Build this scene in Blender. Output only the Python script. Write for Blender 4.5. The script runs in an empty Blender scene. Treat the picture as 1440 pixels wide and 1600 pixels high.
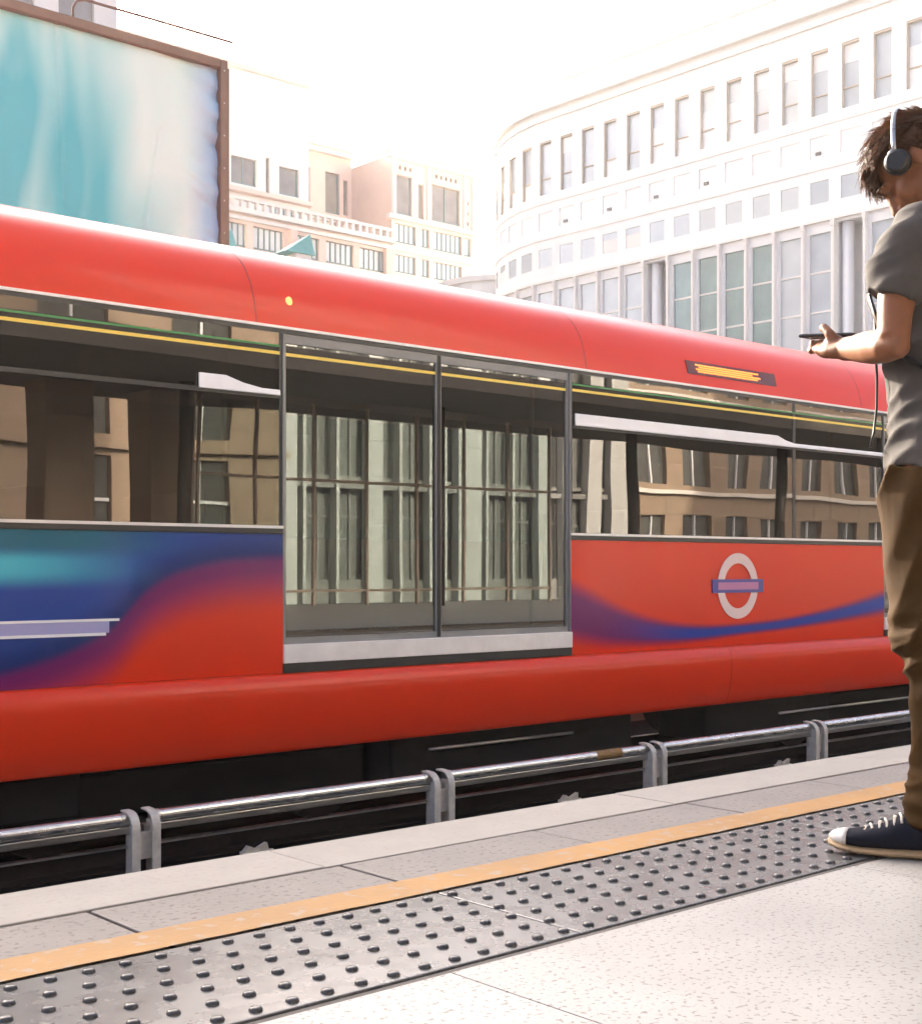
import bpy, math, random
import numpy as np
from mathutils import Vector, Matrix, noise
R = math.radians
random.seed(7)
scene = bpy.context.scene
col = scene.collection

# ------------------------------------------------------------------ camera, sky, sun, exposure
# axes: X runs along the tracks, Y across them (away from the platform), Z up; platform top is z = 0
cam_d = bpy.data.cameras.new('camera')
cam = bpy.data.objects.new('camera', cam_d)
col.objects.link(cam)
cam.location = (0, 0, .67)
cam.rotation_euler = (R(90), 0, R(-41.6))
cam_d.sensor_fit = 'HORIZONTAL'
cam_d.sensor_width = 36
cam_d.lens = 52.75
cam_d.shift_y = 87 / 1440
cam_d.clip_start = .05
cam_d.clip_end = 3000
scene.camera = cam

SUN_ELEV, SUN_AZ = R(21.5), R(8)          # azimuth measured from +Y towards +X
world = bpy.data.worlds.new('World')
scene.world = world
world.use_nodes = True
wn = world.node_tree
wn.nodes.clear()
sky = wn.nodes.new('ShaderNodeTexSky')
sky.sky_type = 'NISHITA'
sky.sun_disc = False
sky.sun_elevation = SUN_ELEV
sky.sun_rotation = SUN_AZ
sky.air_density = .35
sky.dust_density = 8.0
sky.ozone_density = .6
bg = wn.nodes.new('ShaderNodeBackground')
bg.inputs['Strength'].default_value = .15
wo = wn.nodes.new('ShaderNodeOutputWorld')
wn.links.new(sky.outputs[0], bg.inputs[0])
wn.links.new(bg.outputs[0], wo.inputs[0])

sun_d = bpy.data.lights.new('sun', 'SUN')
sun_d.energy = 3.6
sun_d.angle = R(.6)
sun_d.color = (1, .88, .72)
sun = bpy.data.objects.new('sun', sun_d)
col.objects.link(sun)
sun.location = (20, 40, 40)
sdir = Vector((math.sin(SUN_AZ) * math.cos(SUN_ELEV), math.cos(SUN_AZ) * math.cos(SUN_ELEV), math.sin(SUN_ELEV)))
sun.rotation_euler = sdir.to_track_quat('Z', 'Y').to_euler()

scene.view_settings.view_transform = 'Standard'
scene.view_settings.look = 'None'
scene.view_settings.gamma = 1
scene.view_settings.use_curve_mapping = False
scene.view_settings.exposure = 2.7
scene.render.engine = 'CYCLES'
scene.cycles.use_denoising = True
scene.cycles.max_bounces = 6
scene.cycles.diffuse_bounces = 3
scene.cycles.glossy_bounces = 3
scene.cycles.volume_bounces = 0
scene.cycles.use_adaptive_sampling = True
scene.cycles.adaptive_threshold = .025
scene.cycles.transparent_max_bounces = 12
scene.cycles.sample_clamp_indirect = 6

# ------------------------------------------------------------------ materials
def mat(name, base=(.5, .5, .5), rough=.5, metal=0, coat=0, spec=.5, var=0, vscale=5, bump=0, bscale=60,
        speck=None, speck_scale=120, speck_amt=.5, stretch=(1, 1, 1)):
    m = bpy.data.materials.new(name)
    m.use_nodes = True
    nt = m.node_tree
    N, L = nt.nodes, nt.links
    p = N['Principled BSDF']
    p.inputs['Base Color'].default_value = (*base, 1)
    p.inputs['Roughness'].default_value = rough
    p.inputs['Metallic'].default_value = metal
    p.inputs['Coat Weight'].default_value = coat
    p.inputs['Coat Roughness'].default_value = .06
    p.inputs['Specular IOR Level'].default_value = spec
    tc = N.new('ShaderNodeTexCoord')
    mp = N.new('ShaderNodeMapping')
    mp.inputs['Scale'].default_value = stretch
    L.new(tc.outputs['Object'], mp.inputs['Vector'])
    cur = None
    if var:
        nz = N.new('ShaderNodeTexNoise')
        nz.inputs['Scale'].default_value = vscale
        nz.inputs['Detail'].default_value = 6
        nz.inputs['Roughness'].default_value = .65
        L.new(mp.outputs[0], nz.inputs['Vector'])
        rp = N.new('ShaderNodeValToRGB')
        rp.color_ramp.elements[0].position = .3
        rp.color_ramp.elements[1].position = .72
        rp.color_ramp.elements[0].color = (*[c * (1 - var) for c in base], 1)
        rp.color_ramp.elements[1].color = (*[min(1, c * (1 + var)) for c in base], 1)
        L.new(nz.outputs['Fac'], rp.inputs[0])
        cur = rp.outputs[0]
        mr = N.new('ShaderNodeMapRange')
        mr.inputs['To Min'].default_value = max(0, rough - min(.12, var * .6))
        mr.inputs['To Max'].default_value = min(1, rough + min(.12, var * .6))
        L.new(nz.outputs['Fac'], mr.inputs[0])
        L.new(mr.outputs[0], p.inputs['Roughness'])
    if speck:
        n2 = N.new('ShaderNodeTexNoise')
        n2.inputs['Scale'].default_value = speck_scale
        n2.inputs['Detail'].default_value = 3
        L.new(mp.outputs[0], n2.inputs['Vector'])
        r2 = N.new('ShaderNodeValToRGB')
        r2.color_ramp.elements[0].position = .57
        r2.color_ramp.elements[1].position = .66
        r2.color_ramp.elements[0].color = (0, 0, 0, 1)
        r2.color_ramp.elements[1].color = (speck_amt, speck_amt, speck_amt, 1)
        L.new(n2.outputs['Fac'], r2.inputs[0])
        mx = N.new('ShaderNodeMix')
        mx.data_type = 'RGBA'
        mx.inputs['A'].default_value = (*base, 1)
        mx.inputs['B'].default_value = (*speck, 1)
        if cur:
            L.new(cur, mx.inputs['A'])
        L.new(r2.outputs[0], mx.inputs['Factor'])
        cur = mx.outputs['Result']
    if cur:
        L.new(cur, p.inputs['Base Color'])
    if bump:
        n3 = N.new('ShaderNodeTexNoise')
        n3.inputs['Scale'].default_value = bscale
        n3.inputs['Detail'].default_value = 5
        L.new(mp.outputs[0], n3.inputs['Vector'])
        bp = N.new('ShaderNodeBump')
        bp.inputs['Strength'].default_value = bump
        bp.inputs['Distance'].default_value = .01
        L.new(n3.outputs['Fac'], bp.inputs['Height'])
        L.new(bp.outputs[0], p.inputs['Normal'])
    return m

def glass(name, tint=(.3, .3, .3), ior=1.9, gloss=(1, 1, 1), rough=.0, wobble=.0):
    m = bpy.data.materials.new(name)
    m.use_nodes = True
    nt = m.node_tree
    N, L = nt.nodes, nt.links
    N.clear()
    out = N.new('ShaderNodeOutputMaterial')
    tr = N.new('ShaderNodeBsdfTransparent')
    tr.inputs[0].default_value = (*tint, 1)
    gl = N.new('ShaderNodeBsdfGlossy')
    gl.inputs['Color'].default_value = (*gloss, 1)
    gl.inputs['Roughness'].default_value = rough
    fr = N.new('ShaderNodeFresnel')
    fr.inputs['IOR'].default_value = ior
    mx = N.new('ShaderNodeMixShader')
    ge = N.new('ShaderNodeNewGeometry')
    inv = N.new('ShaderNodeMath'); inv.operation = 'SUBTRACT'; inv.inputs[0].default_value = 1
    mu = N.new('ShaderNodeMath'); mu.operation = 'MULTIPLY'
    L.new(ge.outputs['Backfacing'], inv.inputs[1])
    L.new(fr.outputs[0], mu.inputs[0])
    L.new(inv.outputs[0], mu.inputs[1])
    L.new(mu.outputs[0], mx.inputs[0])       # a pane mirrors on its outer faces only, so no ray is trapped inside it
    L.new(tr.outputs[0], mx.inputs[1])
    L.new(gl.outputs[0], mx.inputs[2])
    L.new(mx.outputs[0], out.inputs[0])
    if wobble:
        tc = N.new('ShaderNodeTexCoord')
        nz = N.new('ShaderNodeTexNoise')
        nz.inputs['Scale'].default_value = .8
        nz.inputs['Detail'].default_value = 1
        bp = N.new('ShaderNodeBump')
        bp.inputs['Strength'].default_value = wobble
        bp.inputs['Distance'].default_value = .05
        L.new(tc.outputs['Object'], nz.inputs['Vector'])
        L.new(nz.outputs['Fac'], bp.inputs['Height'])
        L.new(bp.outputs[0], gl.inputs['Normal'])
    return m

M = {}
M['terrazzo'] = mat('pale_terrazzo', (.35, .34, .315), .42, spec=.35, var=.18, vscale=1.6, speck=(.13, .11, .09), speck_scale=100, speck_amt=.8, bump=.05)
M['slab'] = mat('grey_slab', (.18, .16, .143), .55, spec=.3, var=.16, vscale=6, speck=(.09, .07, .06), speck_scale=70, speck_amt=.8, bump=.12)
M['coping'] = mat('pale_coping', (.285, .262, .228), .55, spec=.3, var=.12, vscale=4, speck=(.25, .2, .16), speck_scale=60, speck_amt=.5, bump=.1)
M['joint'] = mat('dark_joint', (.03, .026, .023), .9, spec=.1, var=.2, vscale=8)
M['concrete'] = mat('concrete', (.12, .108, .098), .8, spec=.2, var=.25, vscale=2, bump=.2)
M['yellow_paint'] = mat('yellow_paint', (.34, .18, .05), .6, spec=.3, var=.2, vscale=3, speck=(.30, .24, .18), speck_scale=28, speck_amt=.75, bump=.1)
M['tactile'] = mat('tactile_grey', (.105, .107, .105), .27, var=.16, vscale=7, bump=.05, bscale=25, spec=.6)
M['blister'] = mat('blister_worn', (.05, .05, .05), .34, var=.3, vscale=60, spec=.45)
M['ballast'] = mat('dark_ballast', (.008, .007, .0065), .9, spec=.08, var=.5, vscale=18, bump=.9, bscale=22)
M['earth'] = mat('dull_paving', (.14, .13, .12), .9, var=.2, vscale=.3)
M['steel'] = mat('weathered_steel', (.55, .53, .49), .32, metal=.9, var=.2, vscale=12, stretch=(.3, 2, 2))
M['rail_cover'] = mat('rail_cover', (.72, .70, .66), .26, metal=.8, var=.15, vscale=8, stretch=(.3, 3, 3))
M['bracket'] = mat('bracket_galvanised', (.68, .62, .52), .5, metal=0, var=.2, vscale=14)
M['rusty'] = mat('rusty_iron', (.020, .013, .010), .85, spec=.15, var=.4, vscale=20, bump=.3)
M['black'] = mat('black_plastic', (.008, .008, .009), .42, var=.2, vscale=30)
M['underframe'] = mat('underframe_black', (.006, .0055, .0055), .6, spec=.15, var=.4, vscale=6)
M['red'] = mat('red_coach_paint', (.72, .030, .003), .28, spec=.25, coat=.12, var=.02, vscale=.7)
M['dark_red'] = mat('dark_red_housing', (.12, .012, .008), .3, var=.1)
M['door_frame'] = mat('grey_door_frame', (.24, .24, .23), .4, var=.1)
M['trim'] = mat('dark_window_trim', (.022, .024, .026), .35, var=.2, vscale=4)
M['alu'] = mat('aluminium_trim', (.72, .72, .73), .32, metal=.35, var=.05, vscale=5)
M['white_trim'] = mat('white_trim', (.88, .88, .88), .35, var=.04, vscale=4)
M['sill'] = mat('door_sill_plate', (.82, .80, .77), .4, metal=.15, var=.08, vscale=6)
M['reflect_yellow'] = mat('yellow_reflection', (.90, .66, .10), .4, var=.05)  # this and the green: colours of lines painted in as reflections
M['reflect_green'] = mat('green_reflection', (.06, .30, .08), .4, var=.05)
M['interior'] = mat('interior_panel', (.16, .15, .14), .6, var=.1)
M['interior_dark'] = mat('interior_floor', (.05, .05, .055), .6, var=.2)
M['seat'] = mat('seat_moquette', (.03, .06, .16), .9, var=.3, vscale=30)
M['pole'] = mat('grab_pole', (.55, .16, .08), .3, var=.05)
M['train_glass'] = glass('train_glass', (.22, .225, .215), 1.95, (1, .97, .93), wobble=.06)
M['door_glass'] = glass('door_glass', (.30, .31, .29), 2.25, (1, 1, .98), wobble=.012)
M['pane_pale'] = mat('pale_office_glass', (.52, .57, .59), .08, var=.1, vscale=.5, spec=.9)
M['pane_teal'] = mat('teal_office_glass', (.16, .27, .27), .06, var=.35, vscale=.35, spec=1, stretch=(1, 1, .6))
M['pane_hazed'] = mat('hazed_office_glass', (.30, .265, .22), .1, var=.25, vscale=.5, spec=.8)  # haze in front of dark glass, put into a lighter base colour
M['grey_metal'] = mat('grey_metal', (.24, .235, .215), .5, var=.1)
M['pale_fin'] = mat('pale_stone_fin', (.50, .50, .47), .5, var=.06)
M['pane_grey'] = mat('grey_green_glass', (.19, .195, .18), .1, var=.3, vscale=.4, spec=.8)
M['pane_dark'] = mat('dark_office_glass', (.10, .10, .09), .08, var=.3, vscale=.5, spec=.8)
M['white_stone'] = mat('white_stone', (.86, .85, .82), .65, var=.04, vscale=.8, bump=.04, bscale=6)
M['white_stone2'] = mat('white_stone_trim', (.80, .77, .72), .65, var=.05, vscale=.8)
M['shade_window_tan'] = mat('shaded_reveal_and_window', (.50, .42, .33), .7, var=.06, vscale=1)  # shade of the reveals put into the colour; also the drum's windows
M['pink_stone'] = mat('pink_stone', (.80, .62, .51), .7, var=.06, vscale=.6)
M['cream_stone'] = mat('cream_stone', (.82, .76, .69), .7, var=.05, vscale=.5)
M['green_frame'] = mat('green_grey_frame', (.20, .27, .25), .5, var=.1)
M['pale_blind'] = mat('blind_glass', (.70, .72, .70), .12, var=.06, vscale=1.2, spec=.8)
M['copper'] = mat('verdigris_copper', (.22, .48, .42), .6, var=.15, vscale=2)
M['bronze'] = mat('bronze_frame', (.15, .10, .07), .45, metal=.2, var=.15, vscale=4)
M['beige_stone'] = mat('beige_stone', (.34, .25, .17), .7, var=.10, vscale=1)
M['beige_light'] = mat('tan_mullion', (.50, .40, .30), .5, var=.05)
M['canopy'] = mat('canopy_brown', (.07, .06, .05), .6, var=.1)
M['clear_glass'] = glass('clear_glass', (.75, .8, .78), 1.5)
M['skin'] = mat('skin', (.20, .080, .036), .5, spec=.3, var=.10, vscale=22, bump=.05, bscale=200)
M['hair'] = mat('brown_hair', (.075, .034, .014), .42, spec=.3, var=.35, vscale=60)
M['shirt'] = mat('grey_cotton', (.070, .064, .060), .88, spec=.12, var=.07, vscale=40, bump=.12, bscale=500)
M['trousers'] = mat('brown_chino', (.044, .021, .0045), .85, spec=.10, var=.12, vscale=25, bump=.15, bscale=450)
M['navy'] = mat('navy_canvas', (.010, .012, .020), .85, spec=.12, var=.2, vscale=60, bump=.2, bscale=600)
M['rubber_tan'] = mat('tan_rubber', (.34, .23, .12), .6, var=.15, vscale=30)
M['rubber_white'] = mat('white_rubber', (.68, .64, .58), .45, var=.1, vscale=30)
M['lace'] = mat('cream_lace', (.62, .56, .47), .8, var=.1, vscale=80)
M['chrome'] = mat('brushed_silver', (.42, .42, .43), .3, metal=1)
for k in ('skin',):
    p = M[k].node_tree.nodes['Principled BSDF']
    p.inputs['Subsurface Weight'].default_value = .12
    p.inputs['Subsurface Radius'].default_value = (.01, .004, .002)

def hair_mat(m):
    nt = m.node_tree; N, L = nt.nodes, nt.links
    out = [n for n in N if n.type == 'OUTPUT_MATERIAL'][0]
    t = N.new('ShaderNodeBsdfTranslucent'); t.inputs[0].default_value = (.42, .20, .075, 1)
    mx = N.new('ShaderNodeMixShader'); mx.inputs[0].default_value = .30
    L.new(N['Principled BSDF'].outputs[0], mx.inputs[1]); L.new(t.outputs[0], mx.inputs[2]); L.new(mx.outputs[0], out.inputs[0])
hair_mat(M['hair'])
def banner_mat():
    m = mat('turquoise_banner', (.1, .5, .55), .6, spec=.25)
    nt = m.node_tree
    N, L = nt.nodes, nt.links
    p = N['Principled BSDF']
    tc = N.new('ShaderNodeTexCoord')
    mp = N.new('ShaderNodeMapping')
    mp.inputs['Scale'].default_value = (1.1, 1, .35)
    mp.inputs['Location'].default_value = (.35, 0, .1)
    L.new(tc.outputs['Object'], mp.inputs[0])
    nz = N.new('ShaderNodeTexNoise')
    nz.inputs['Scale'].default_value = .8
    nz.inputs['Detail'].default_value = 2.5
    nz.inputs['Distortion'].default_value = .6
    L.new(mp.outputs[0], nz.inputs['Vector'])
    rp = N.new('ShaderNodeValToRGB')
    e = rp.color_ramp.elements
    e[0].position, e[0].color = .36, (.075, .47, .55, 1)
    e[1].position, e[1].color = .57, (.52, .82, .79, 1)
    x = e.new(.45); x.color = (.24, .64, .66, 1)
    L.new(nz.outputs['Fac'], rp.inputs[0])
    # the print turns bluer towards its right-hand edge
    sx = N.new('ShaderNodeSeparateXYZ')
    L.new(tc.outputs['Object'], sx.inputs[0])
    mr = N.new('ShaderNodeMapRange')
    mr.interpolation_type = 'SMOOTHSTEP'
    mr.inputs['From Min'].default_value = 3.45
    mr.inputs['From Max'].default_value = 3.95
    L.new(sx.outputs['X'], mr.inputs[0])
    mx = N.new('ShaderNodeMix')
    mx.data_type = 'RGBA'
    mx.inputs['B'].default_value = (.26, .48, .68, 1)
    L.new(mr.outputs[0], mx.inputs['Factor'])
    L.new(rp.outputs[0], mx.inputs['A'])
    L.new(mx.outputs['Result'], p.inputs['Base Color'])
    return m
M['banner'] = banner_mat()

def livery_mat():
    """coach paint with the printed swoosh: blue field at the left of the doors, thin ribbon at the right"""
    m = mat('swoosh_livery', (.72, .030, .003), .28, spec=.25, coat=.12)
    nt = m.node_tree
    N, L = nt.nodes, nt.links
    p = N['Principled BSDF']
    tc = N.new('ShaderNodeTexCoord')
    sp = N.new('ShaderNodeSeparateXYZ')
    L.new(tc.outputs['Object'], sp.inputs[0])
    X, Z = sp.outputs['X'], sp.outputs['Z']
    def math_(op, a, b=None):
        n = N.new('ShaderNodeMath'); n.operation = op
        for i, v in enumerate((a, b)):
            if v is None: continue
            if isinstance(v, (int, float)): n.inputs[i].default_value = v
            else: L.new(v, n.inputs[i])
        return n.outputs[0]
    def rng(v, a, b, c=0, d=1, smooth=True):
        n = N.new('ShaderNodeMapRange')
        n.interpolation_type = 'SMOOTHSTEP' if smooth else 'LINEAR'
        for i, q in zip(('From Min', 'From Max', 'To Min', 'To Max'), (a, b, c, d)): n.inputs[i].default_value = q
        L.new(v, n.inputs[0])
        return n.outputs[0]
    def curve(v, pts, x0, x1):
        n = N.new('ShaderNodeFloatCurve')
        c = n.mapping.curves[0]
        while len(c.points) > 2: c.points.remove(c.points[1])
        q = [((x - x0) / (x1 - x0), y) for x, y in pts]
        c.points[0].location = q[0]; c.points[1].location = q[-1]
        for a in q[1:-1]: c.points.new(*a)
        n.mapping.update()
        L.new(rng(v, x0, x1, smooth=False), n.inputs['Value'])
        return n.outputs[0]
    def mix(f, a, b):
        n = N.new('ShaderNodeMix'); n.data_type = 'RGBA'
        for k, v in (('A', a), ('B', b)):
            if isinstance(v, tuple): n.inputs[k].default_value = (*v, 1)
            else: L.new(v, n.inputs[k])
        if isinstance(f, (int, float)): n.inputs['Factor'].default_value = f
        else: L.new(f, n.inputs['Factor'])
        return n.outputs['Result']
    red, blue, navy, purple, cyan, teal = (.72, .030, .003), (.006, .055, .30), (.003, .022, .15), (.17, .008, .12), (.06, .52, .60), (.006, .13, .19)
    Zp = math_('ADD', Z, -1.0)                 # the train's origin lies 1 m below platform level
    # left field
    zb = curve(X, [(2.2, .02), (2.85, .12), (3.39, .29), (3.78, .60), (4.1, .70), (4.45, .735), (4.9, .74)], 2.2, 4.9)
    d = math_('SUBTRACT', Zp, zb)
    c = mix(rng(d, -.36, -.05), red, purple)
    c = mix(rng(d, -.05, .03), c, navy)
    c = mix(rng(d, .0, .22), c, blue)
    cy = math_('MULTIPLY', math_('MULTIPLY', rng(Zp, .54, .66), rng(Zp, .82, .70)), rng(X, 3.85, 2.7))
    c = mix(cy, c, cyan)
    c = mix(math_('MULTIPLY', rng(Zp, .70, .80), rng(X, 4.1, 3.2)), c, teal)
    left = mix(rng(X, 5.6, 5.61), c, red)
    # right ribbon
    zc = curve(X, [(6.6, .50), (7.2, .33), (7.7, .215), (8.3, .155), (9.2, .165), (10.2, .225), (11.4, .36)], 6.6, 11.4)
    w = curve(X, [(6.6, .16), (7.2, .14), (7.8, .085), (8.6, .045), (9.6, .035), (11.4, .08)], 6.6, 11.4)
    dd = math_('DIVIDE', math_('ABSOLUTE', math_('SUBTRACT', Zp, zc)), w)
    rc = mix(rng(dd, .3, 1.3), mix(rng(X, 7.3, 8.6), purple, (.012, .05, .36)), purple)
    ms = math_('MULTIPLY', rng(dd, 1.9, .7), math_('MULTIPLY', rng(X, 6.7, 6.9), rng(X, 11.45, 11.3)))
    c2 = mix(ms, left, rc)
    L.new(c2, p.inputs['Base Color'])
    return m
M['livery'] = livery_mat()

# ------------------------------------------------------------------ mesh helpers
class MB:
    def __init__(s):
        s.v, s.f = [], []
    def add(s, vs, fs):
        o = len(s.v)
        s.v += [tuple(x) for x in vs]
        s.f += [tuple(i + o for i in f) for f in fs]
        return s
    def box(s, x0, x1, y0, y1, z0, z1):
        return s.add([(x0, y0, z0), (x1, y0, z0), (x1, y1, z0), (x0, y1, z0), (x0, y0, z1), (x1, y0, z1), (x1, y1, z1), (x0, y1, z1)],
                     [(0, 3, 2, 1), (4, 5, 6, 7), (0, 1, 5, 4), (1, 2, 6, 5), (2, 3, 7, 6), (3, 0, 4, 7)])
    def prism(s, prof, x0, x1):
        """extrude a closed (y, z) outline along X"""
        n = len(prof)
        vs = [(x0, *p) for p in prof] + [(x1, *p) for p in prof]
        fs = [(i, (i + 1) % n, (i + 1) % n + n, i + n) for i in range(n)]
        return s.add(vs, fs + [tuple(range(n))[::-1], tuple(range(n, 2 * n))])
    def tube(s, path, rad, k=12, ref=(1, 0, 0), caps=True):
        """loft round a path; rad items are r or (ra, rb); ra lies along ref"""
        P = [Vector(p) for p in path]
        ref = Vector(ref)
        rings = []
        for i, p in enumerate(P):
            t = (P[min(i + 1, len(P) - 1)] - P[max(i - 1, 0)])
            if t.length < 1e-9: t = Vector((0, 0, 1))
            t.normalize()
            a = ref - t * ref.dot(t)
            if a.length < 1e-4: a = Vector((0, 1, 0)) - t * t.y
            a.normalize()
            b = t.cross(a)
            r = rad[i] if isinstance(rad, (list, tuple)) else rad
            ra, rb = r if isinstance(r, (tuple, list)) else (r, r)
            rings.append([p + a * ra * math.cos(2 * math.pi * j / k) + b * rb * math.sin(2 * math.pi * j / k) for j in range(k)])
        vs = [v for r in rings for v in r]
        fs = []
        for i in range(len(P) - 1):
            for j in range(k):
                fs.append((i * k + j, i * k + (j + 1) % k, (i + 1) * k + (j + 1) % k, (i + 1) * k + j))
        if caps:
            fs += [tuple(range(k))[::-1], tuple(range((len(P) - 1) * k, len(P) * k))]
        return s.add(vs, fs)
    def ball(s, c, r, k=16, m=10, rot=None):
        vs, fs = [], []
        c = Vector(c)
        for i in range(m + 1):
            th = math.pi * i / m
            for j in range(k):
                ph = 2 * math.pi * j / k
                q = Vector((r[0] * math.sin(th) * math.cos(ph), r[1] * math.sin(th) * math.sin(ph), r[2] * math.cos(th)))
                if rot: q = rot @ q
                vs.append(c + q)
        for i in range(m):
            for j in range(k):
                fs.append((i * k + j, (i + 1) * k + j, (i + 1) * k + (j + 1) % k, i * k + (j + 1) % k))
        return s.add(vs, fs)
    def mesh(s, name, m, smooth=False, off=(0, 0, 0)):
        me = bpy.data.meshes.new(name)
        me.from_pydata([(x - off[0], y - off[1], z - off[2]) for x, y, z in s.v], [], s.f)
        if m: me.materials.append(m)
        if smooth: me.polygons.foreach_set('use_smooth', [True] * len(me.polygons))
        me.update()
        return me
    def build(s, name, m, parent=None, smooth=False, bevel=0, local=False, auto=False):
        off = (0, 0, 0)
        if parent is not None and not local: off = wloc(parent)
        o = bpy.data.objects.new(name, s.mesh(name, m, smooth, off))
        col.objects.link(o)
        o.parent = parent
        if bevel:
            b = o.modifiers.new('b', 'BEVEL')
            b.width = bevel; b.segments = 2; b.limit_method = 'ANGLE'; b.angle_limit = R(40)
        return o

def wloc(o):
    v = Vector((0, 0, 0))
    while o is not None:
        v += o.location
        o = o.parent
    return v

def tag(o, label=None, cat=None, group=None, kind=None):
    if label: o['label'] = label
    if cat: o['category'] = cat
    if group: o['group'] = group
    if kind: o['kind'] = kind
    return o

def empty(name, loc=(0, 0, 0), parent=None, rz=0):
    o = bpy.data.objects.new(name, None)
    o.empty_display_size = .2
    o.location = loc
    o.rotation_euler.z = rz
    col.objects.link(o)
    o.parent = parent
    return o

def inst(name, me, parent, loc, rz=0):
    o = bpy.data.objects.new(name, me)
    o.location = loc
    o.rotation_euler.z = rz
    col.objects.link(o)
    o.parent = parent
    return o

def sheet_with_holes(mb, x0, x1, z0, z1, holes, depth, T):
    """a wall face with openings (hx0, hx1, hz0, hz1[, depth]) and their reveals; T(x, d, z) places a point, d goes into the wall"""
    xs = sorted({x0, x1, *[v for h in holes for v in h[:2]]})
    zs = sorted({z0, z1, *[v for h in holes for v in h[2:4]]})
    for i in range(len(xs) - 1):
        for j in range(len(zs) - 1):
            cx, cz = (xs[i] + xs[i + 1]) / 2, (zs[j] + zs[j + 1]) / 2
            if any(h[0] < cx < h[1] and h[2] < cz < h[3] for h in holes): continue
            mb.add([T(xs[i], 0, zs[j]), T(xs[i + 1], 0, zs[j]), T(xs[i + 1], 0, zs[j + 1]), T(xs[i], 0, zs[j + 1])], [(0, 1, 2, 3)])
    for h in holes:
        d = h[4] if len(h) > 4 else depth
        a, b, c, e = h[:4]
        q = [T(a, 0, c), T(b, 0, c), T(b, 0, e), T(a, 0, e), T(a, d, c), T(b, d, c), T(b, d, e), T(a, d, e)]
        mb.add(q, [(0, 1, 5, 4), (1, 2, 6, 5), (2, 3, 7, 6), (3, 0, 4, 7), (4, 5, 6, 7)])

# ------------------------------------------------------------------ ground and track bed
RAIL_Z = -1.0
g = MB().add([(-600, -600, -1.2), (900, -600, -1.2), (900, 900, -1.2), (-600, 900, -1.2)], [(0, 1, 2, 3)]).build('ground', M['earth'])
tag(g, kind='structure')
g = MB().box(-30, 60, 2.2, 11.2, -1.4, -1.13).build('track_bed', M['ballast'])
tag(g, kind='structure')

# ------------------------------------------------------------------ platform
plat = empty('platform', (0, 0, 0))
tag(plat, 'pale station platform with tactile strip and yellow line', None, kind='structure')
MB().box(-14, 44, -7, 2.62, -1.25, -.032).build('platform_base', M['joint'], plat)
MB().box(-14, 44, 2.56, 2.61, -1.2, -.10).build('platform_face', M['concrete'], plat)
# coping stones along the edge
me = MB().box(0, 1.216, 2.464, 2.70, -.10, 0).mesh('coping_stone', M['coping'])
for i in range(-7, 30):
    o = inst('coping_stone', me, plat, (.585 + i * 1.22 - .02, 0, random.uniform(-.0012, .0008)))
    b = o.modifiers.new('b', 'BEVEL'); b.width = .004; b.segments = 2
me = MB().box(0, .602, 2.128, 2.458, -.03, -.002).mesh('edge_slab', M['slab'])
for i in range(-14, 40):
    o = inst('edge_slab', me, plat, (1.213 + (i - 1) * .61, 0, random.uniform(-.0012, .0008)))
    if -3 < i < 16:
        b = o.modifiers.new('b', 'BEVEL'); b.width = .003; b.segments = 2
# painted line: runs over the slabs, worn edge
mb = MB()
n = 520
rnd = random.Random(3)
xs = [-10 + 46 * i / n for i in range(n + 1)]
up = [2.238 + rnd.uniform(-.002, .002) for _ in xs]
lo = [2.120 + rnd.uniform(-.002, .002) for _ in xs]
mb.add([(x, y, .0026) for x, y in zip(xs, lo)] + [(x, y, .0026) for x, y in zip(xs, up)],
       [(i, i + 1, n + 2 + i, n + 1 + i) for i in range(n)])
mb.build('yellow_line', M['yellow_paint'], plat)
# tactile tiles
TILE = 1.2
def blister(mb, x, y, z=0):
    k = 12
    prof = [(.0112, 0), (.0106, .0034), (.0088, .0057), (.0055, .0068)]
    vs = [(x + r * math.cos(2 * math.pi * j / k), y + r * math.sin(2 * math.pi * j / k), z + h) for r, h in prof for j in range(k)] + [(x, y, z + .0071)]
    fs = [(i * k + j, i * k + (j + 1) % k, (i + 1) * k + (j + 1) % k, (i + 1) * k + j) for i in range(3) for j in range(k)]
    fs += [(3 * k + j, 3 * k + (j + 1) % k, 4 * k) for j in range(k)]
    mb.add(vs, fs)
tile_me = MB().box(.002, TILE - .002, 1.706, 2.114, -.03, 0).mesh('tactile_tile', M['tactile'])
b1 = MB(); blister(b1, 0, 0)
bl_me = b1.mesh('blister', M['blister'], smooth=True)
rest = MB()
for i in range(-8, 24):
    x0 = .61 + TILE * i
    t = inst('tactile_tile', tile_me, plat, (x0, 0, 0))
    b = t.modifiers.new('b', 'BEVEL'); b.width = .003; b.segments = 2
    for r in range(6):
        y = 2.079 - .0695 * r
        for c in range(18):
            x = (c + .25 + .5 * (r % 2)) * TILE / 18 - .004
            if .84 < x0 + x < 3.95 and i in (0, 1, 2):
                inst('blister', bl_me, t, (x, y, 0))
            else:
                blister(rest, x0 + x, y)
tag(rest.build('blister', M['blister'], plat, smooth=True), 'rows of small raised studs further along the tactile strip', kind='stuff')
# main paving
sl_me = MB().box(.0015, 1.1985, 0.0015, 1.1985, -.03, 0).mesh('paving_slab', M['terrazzo'])
for i in range(-10, 30):
    for j in range(7):
        inst('paving_slab', sl_me, plat, (1.47 + 1.2 * i, 1.682 - 1.2 * (j + 1), random.uniform(-.0006, .0004)))
MB().box(-10.5, 37.4, 1.684, 1.7035, -.03, -.004).build('edge_strip', M['concrete'], plat)

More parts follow.
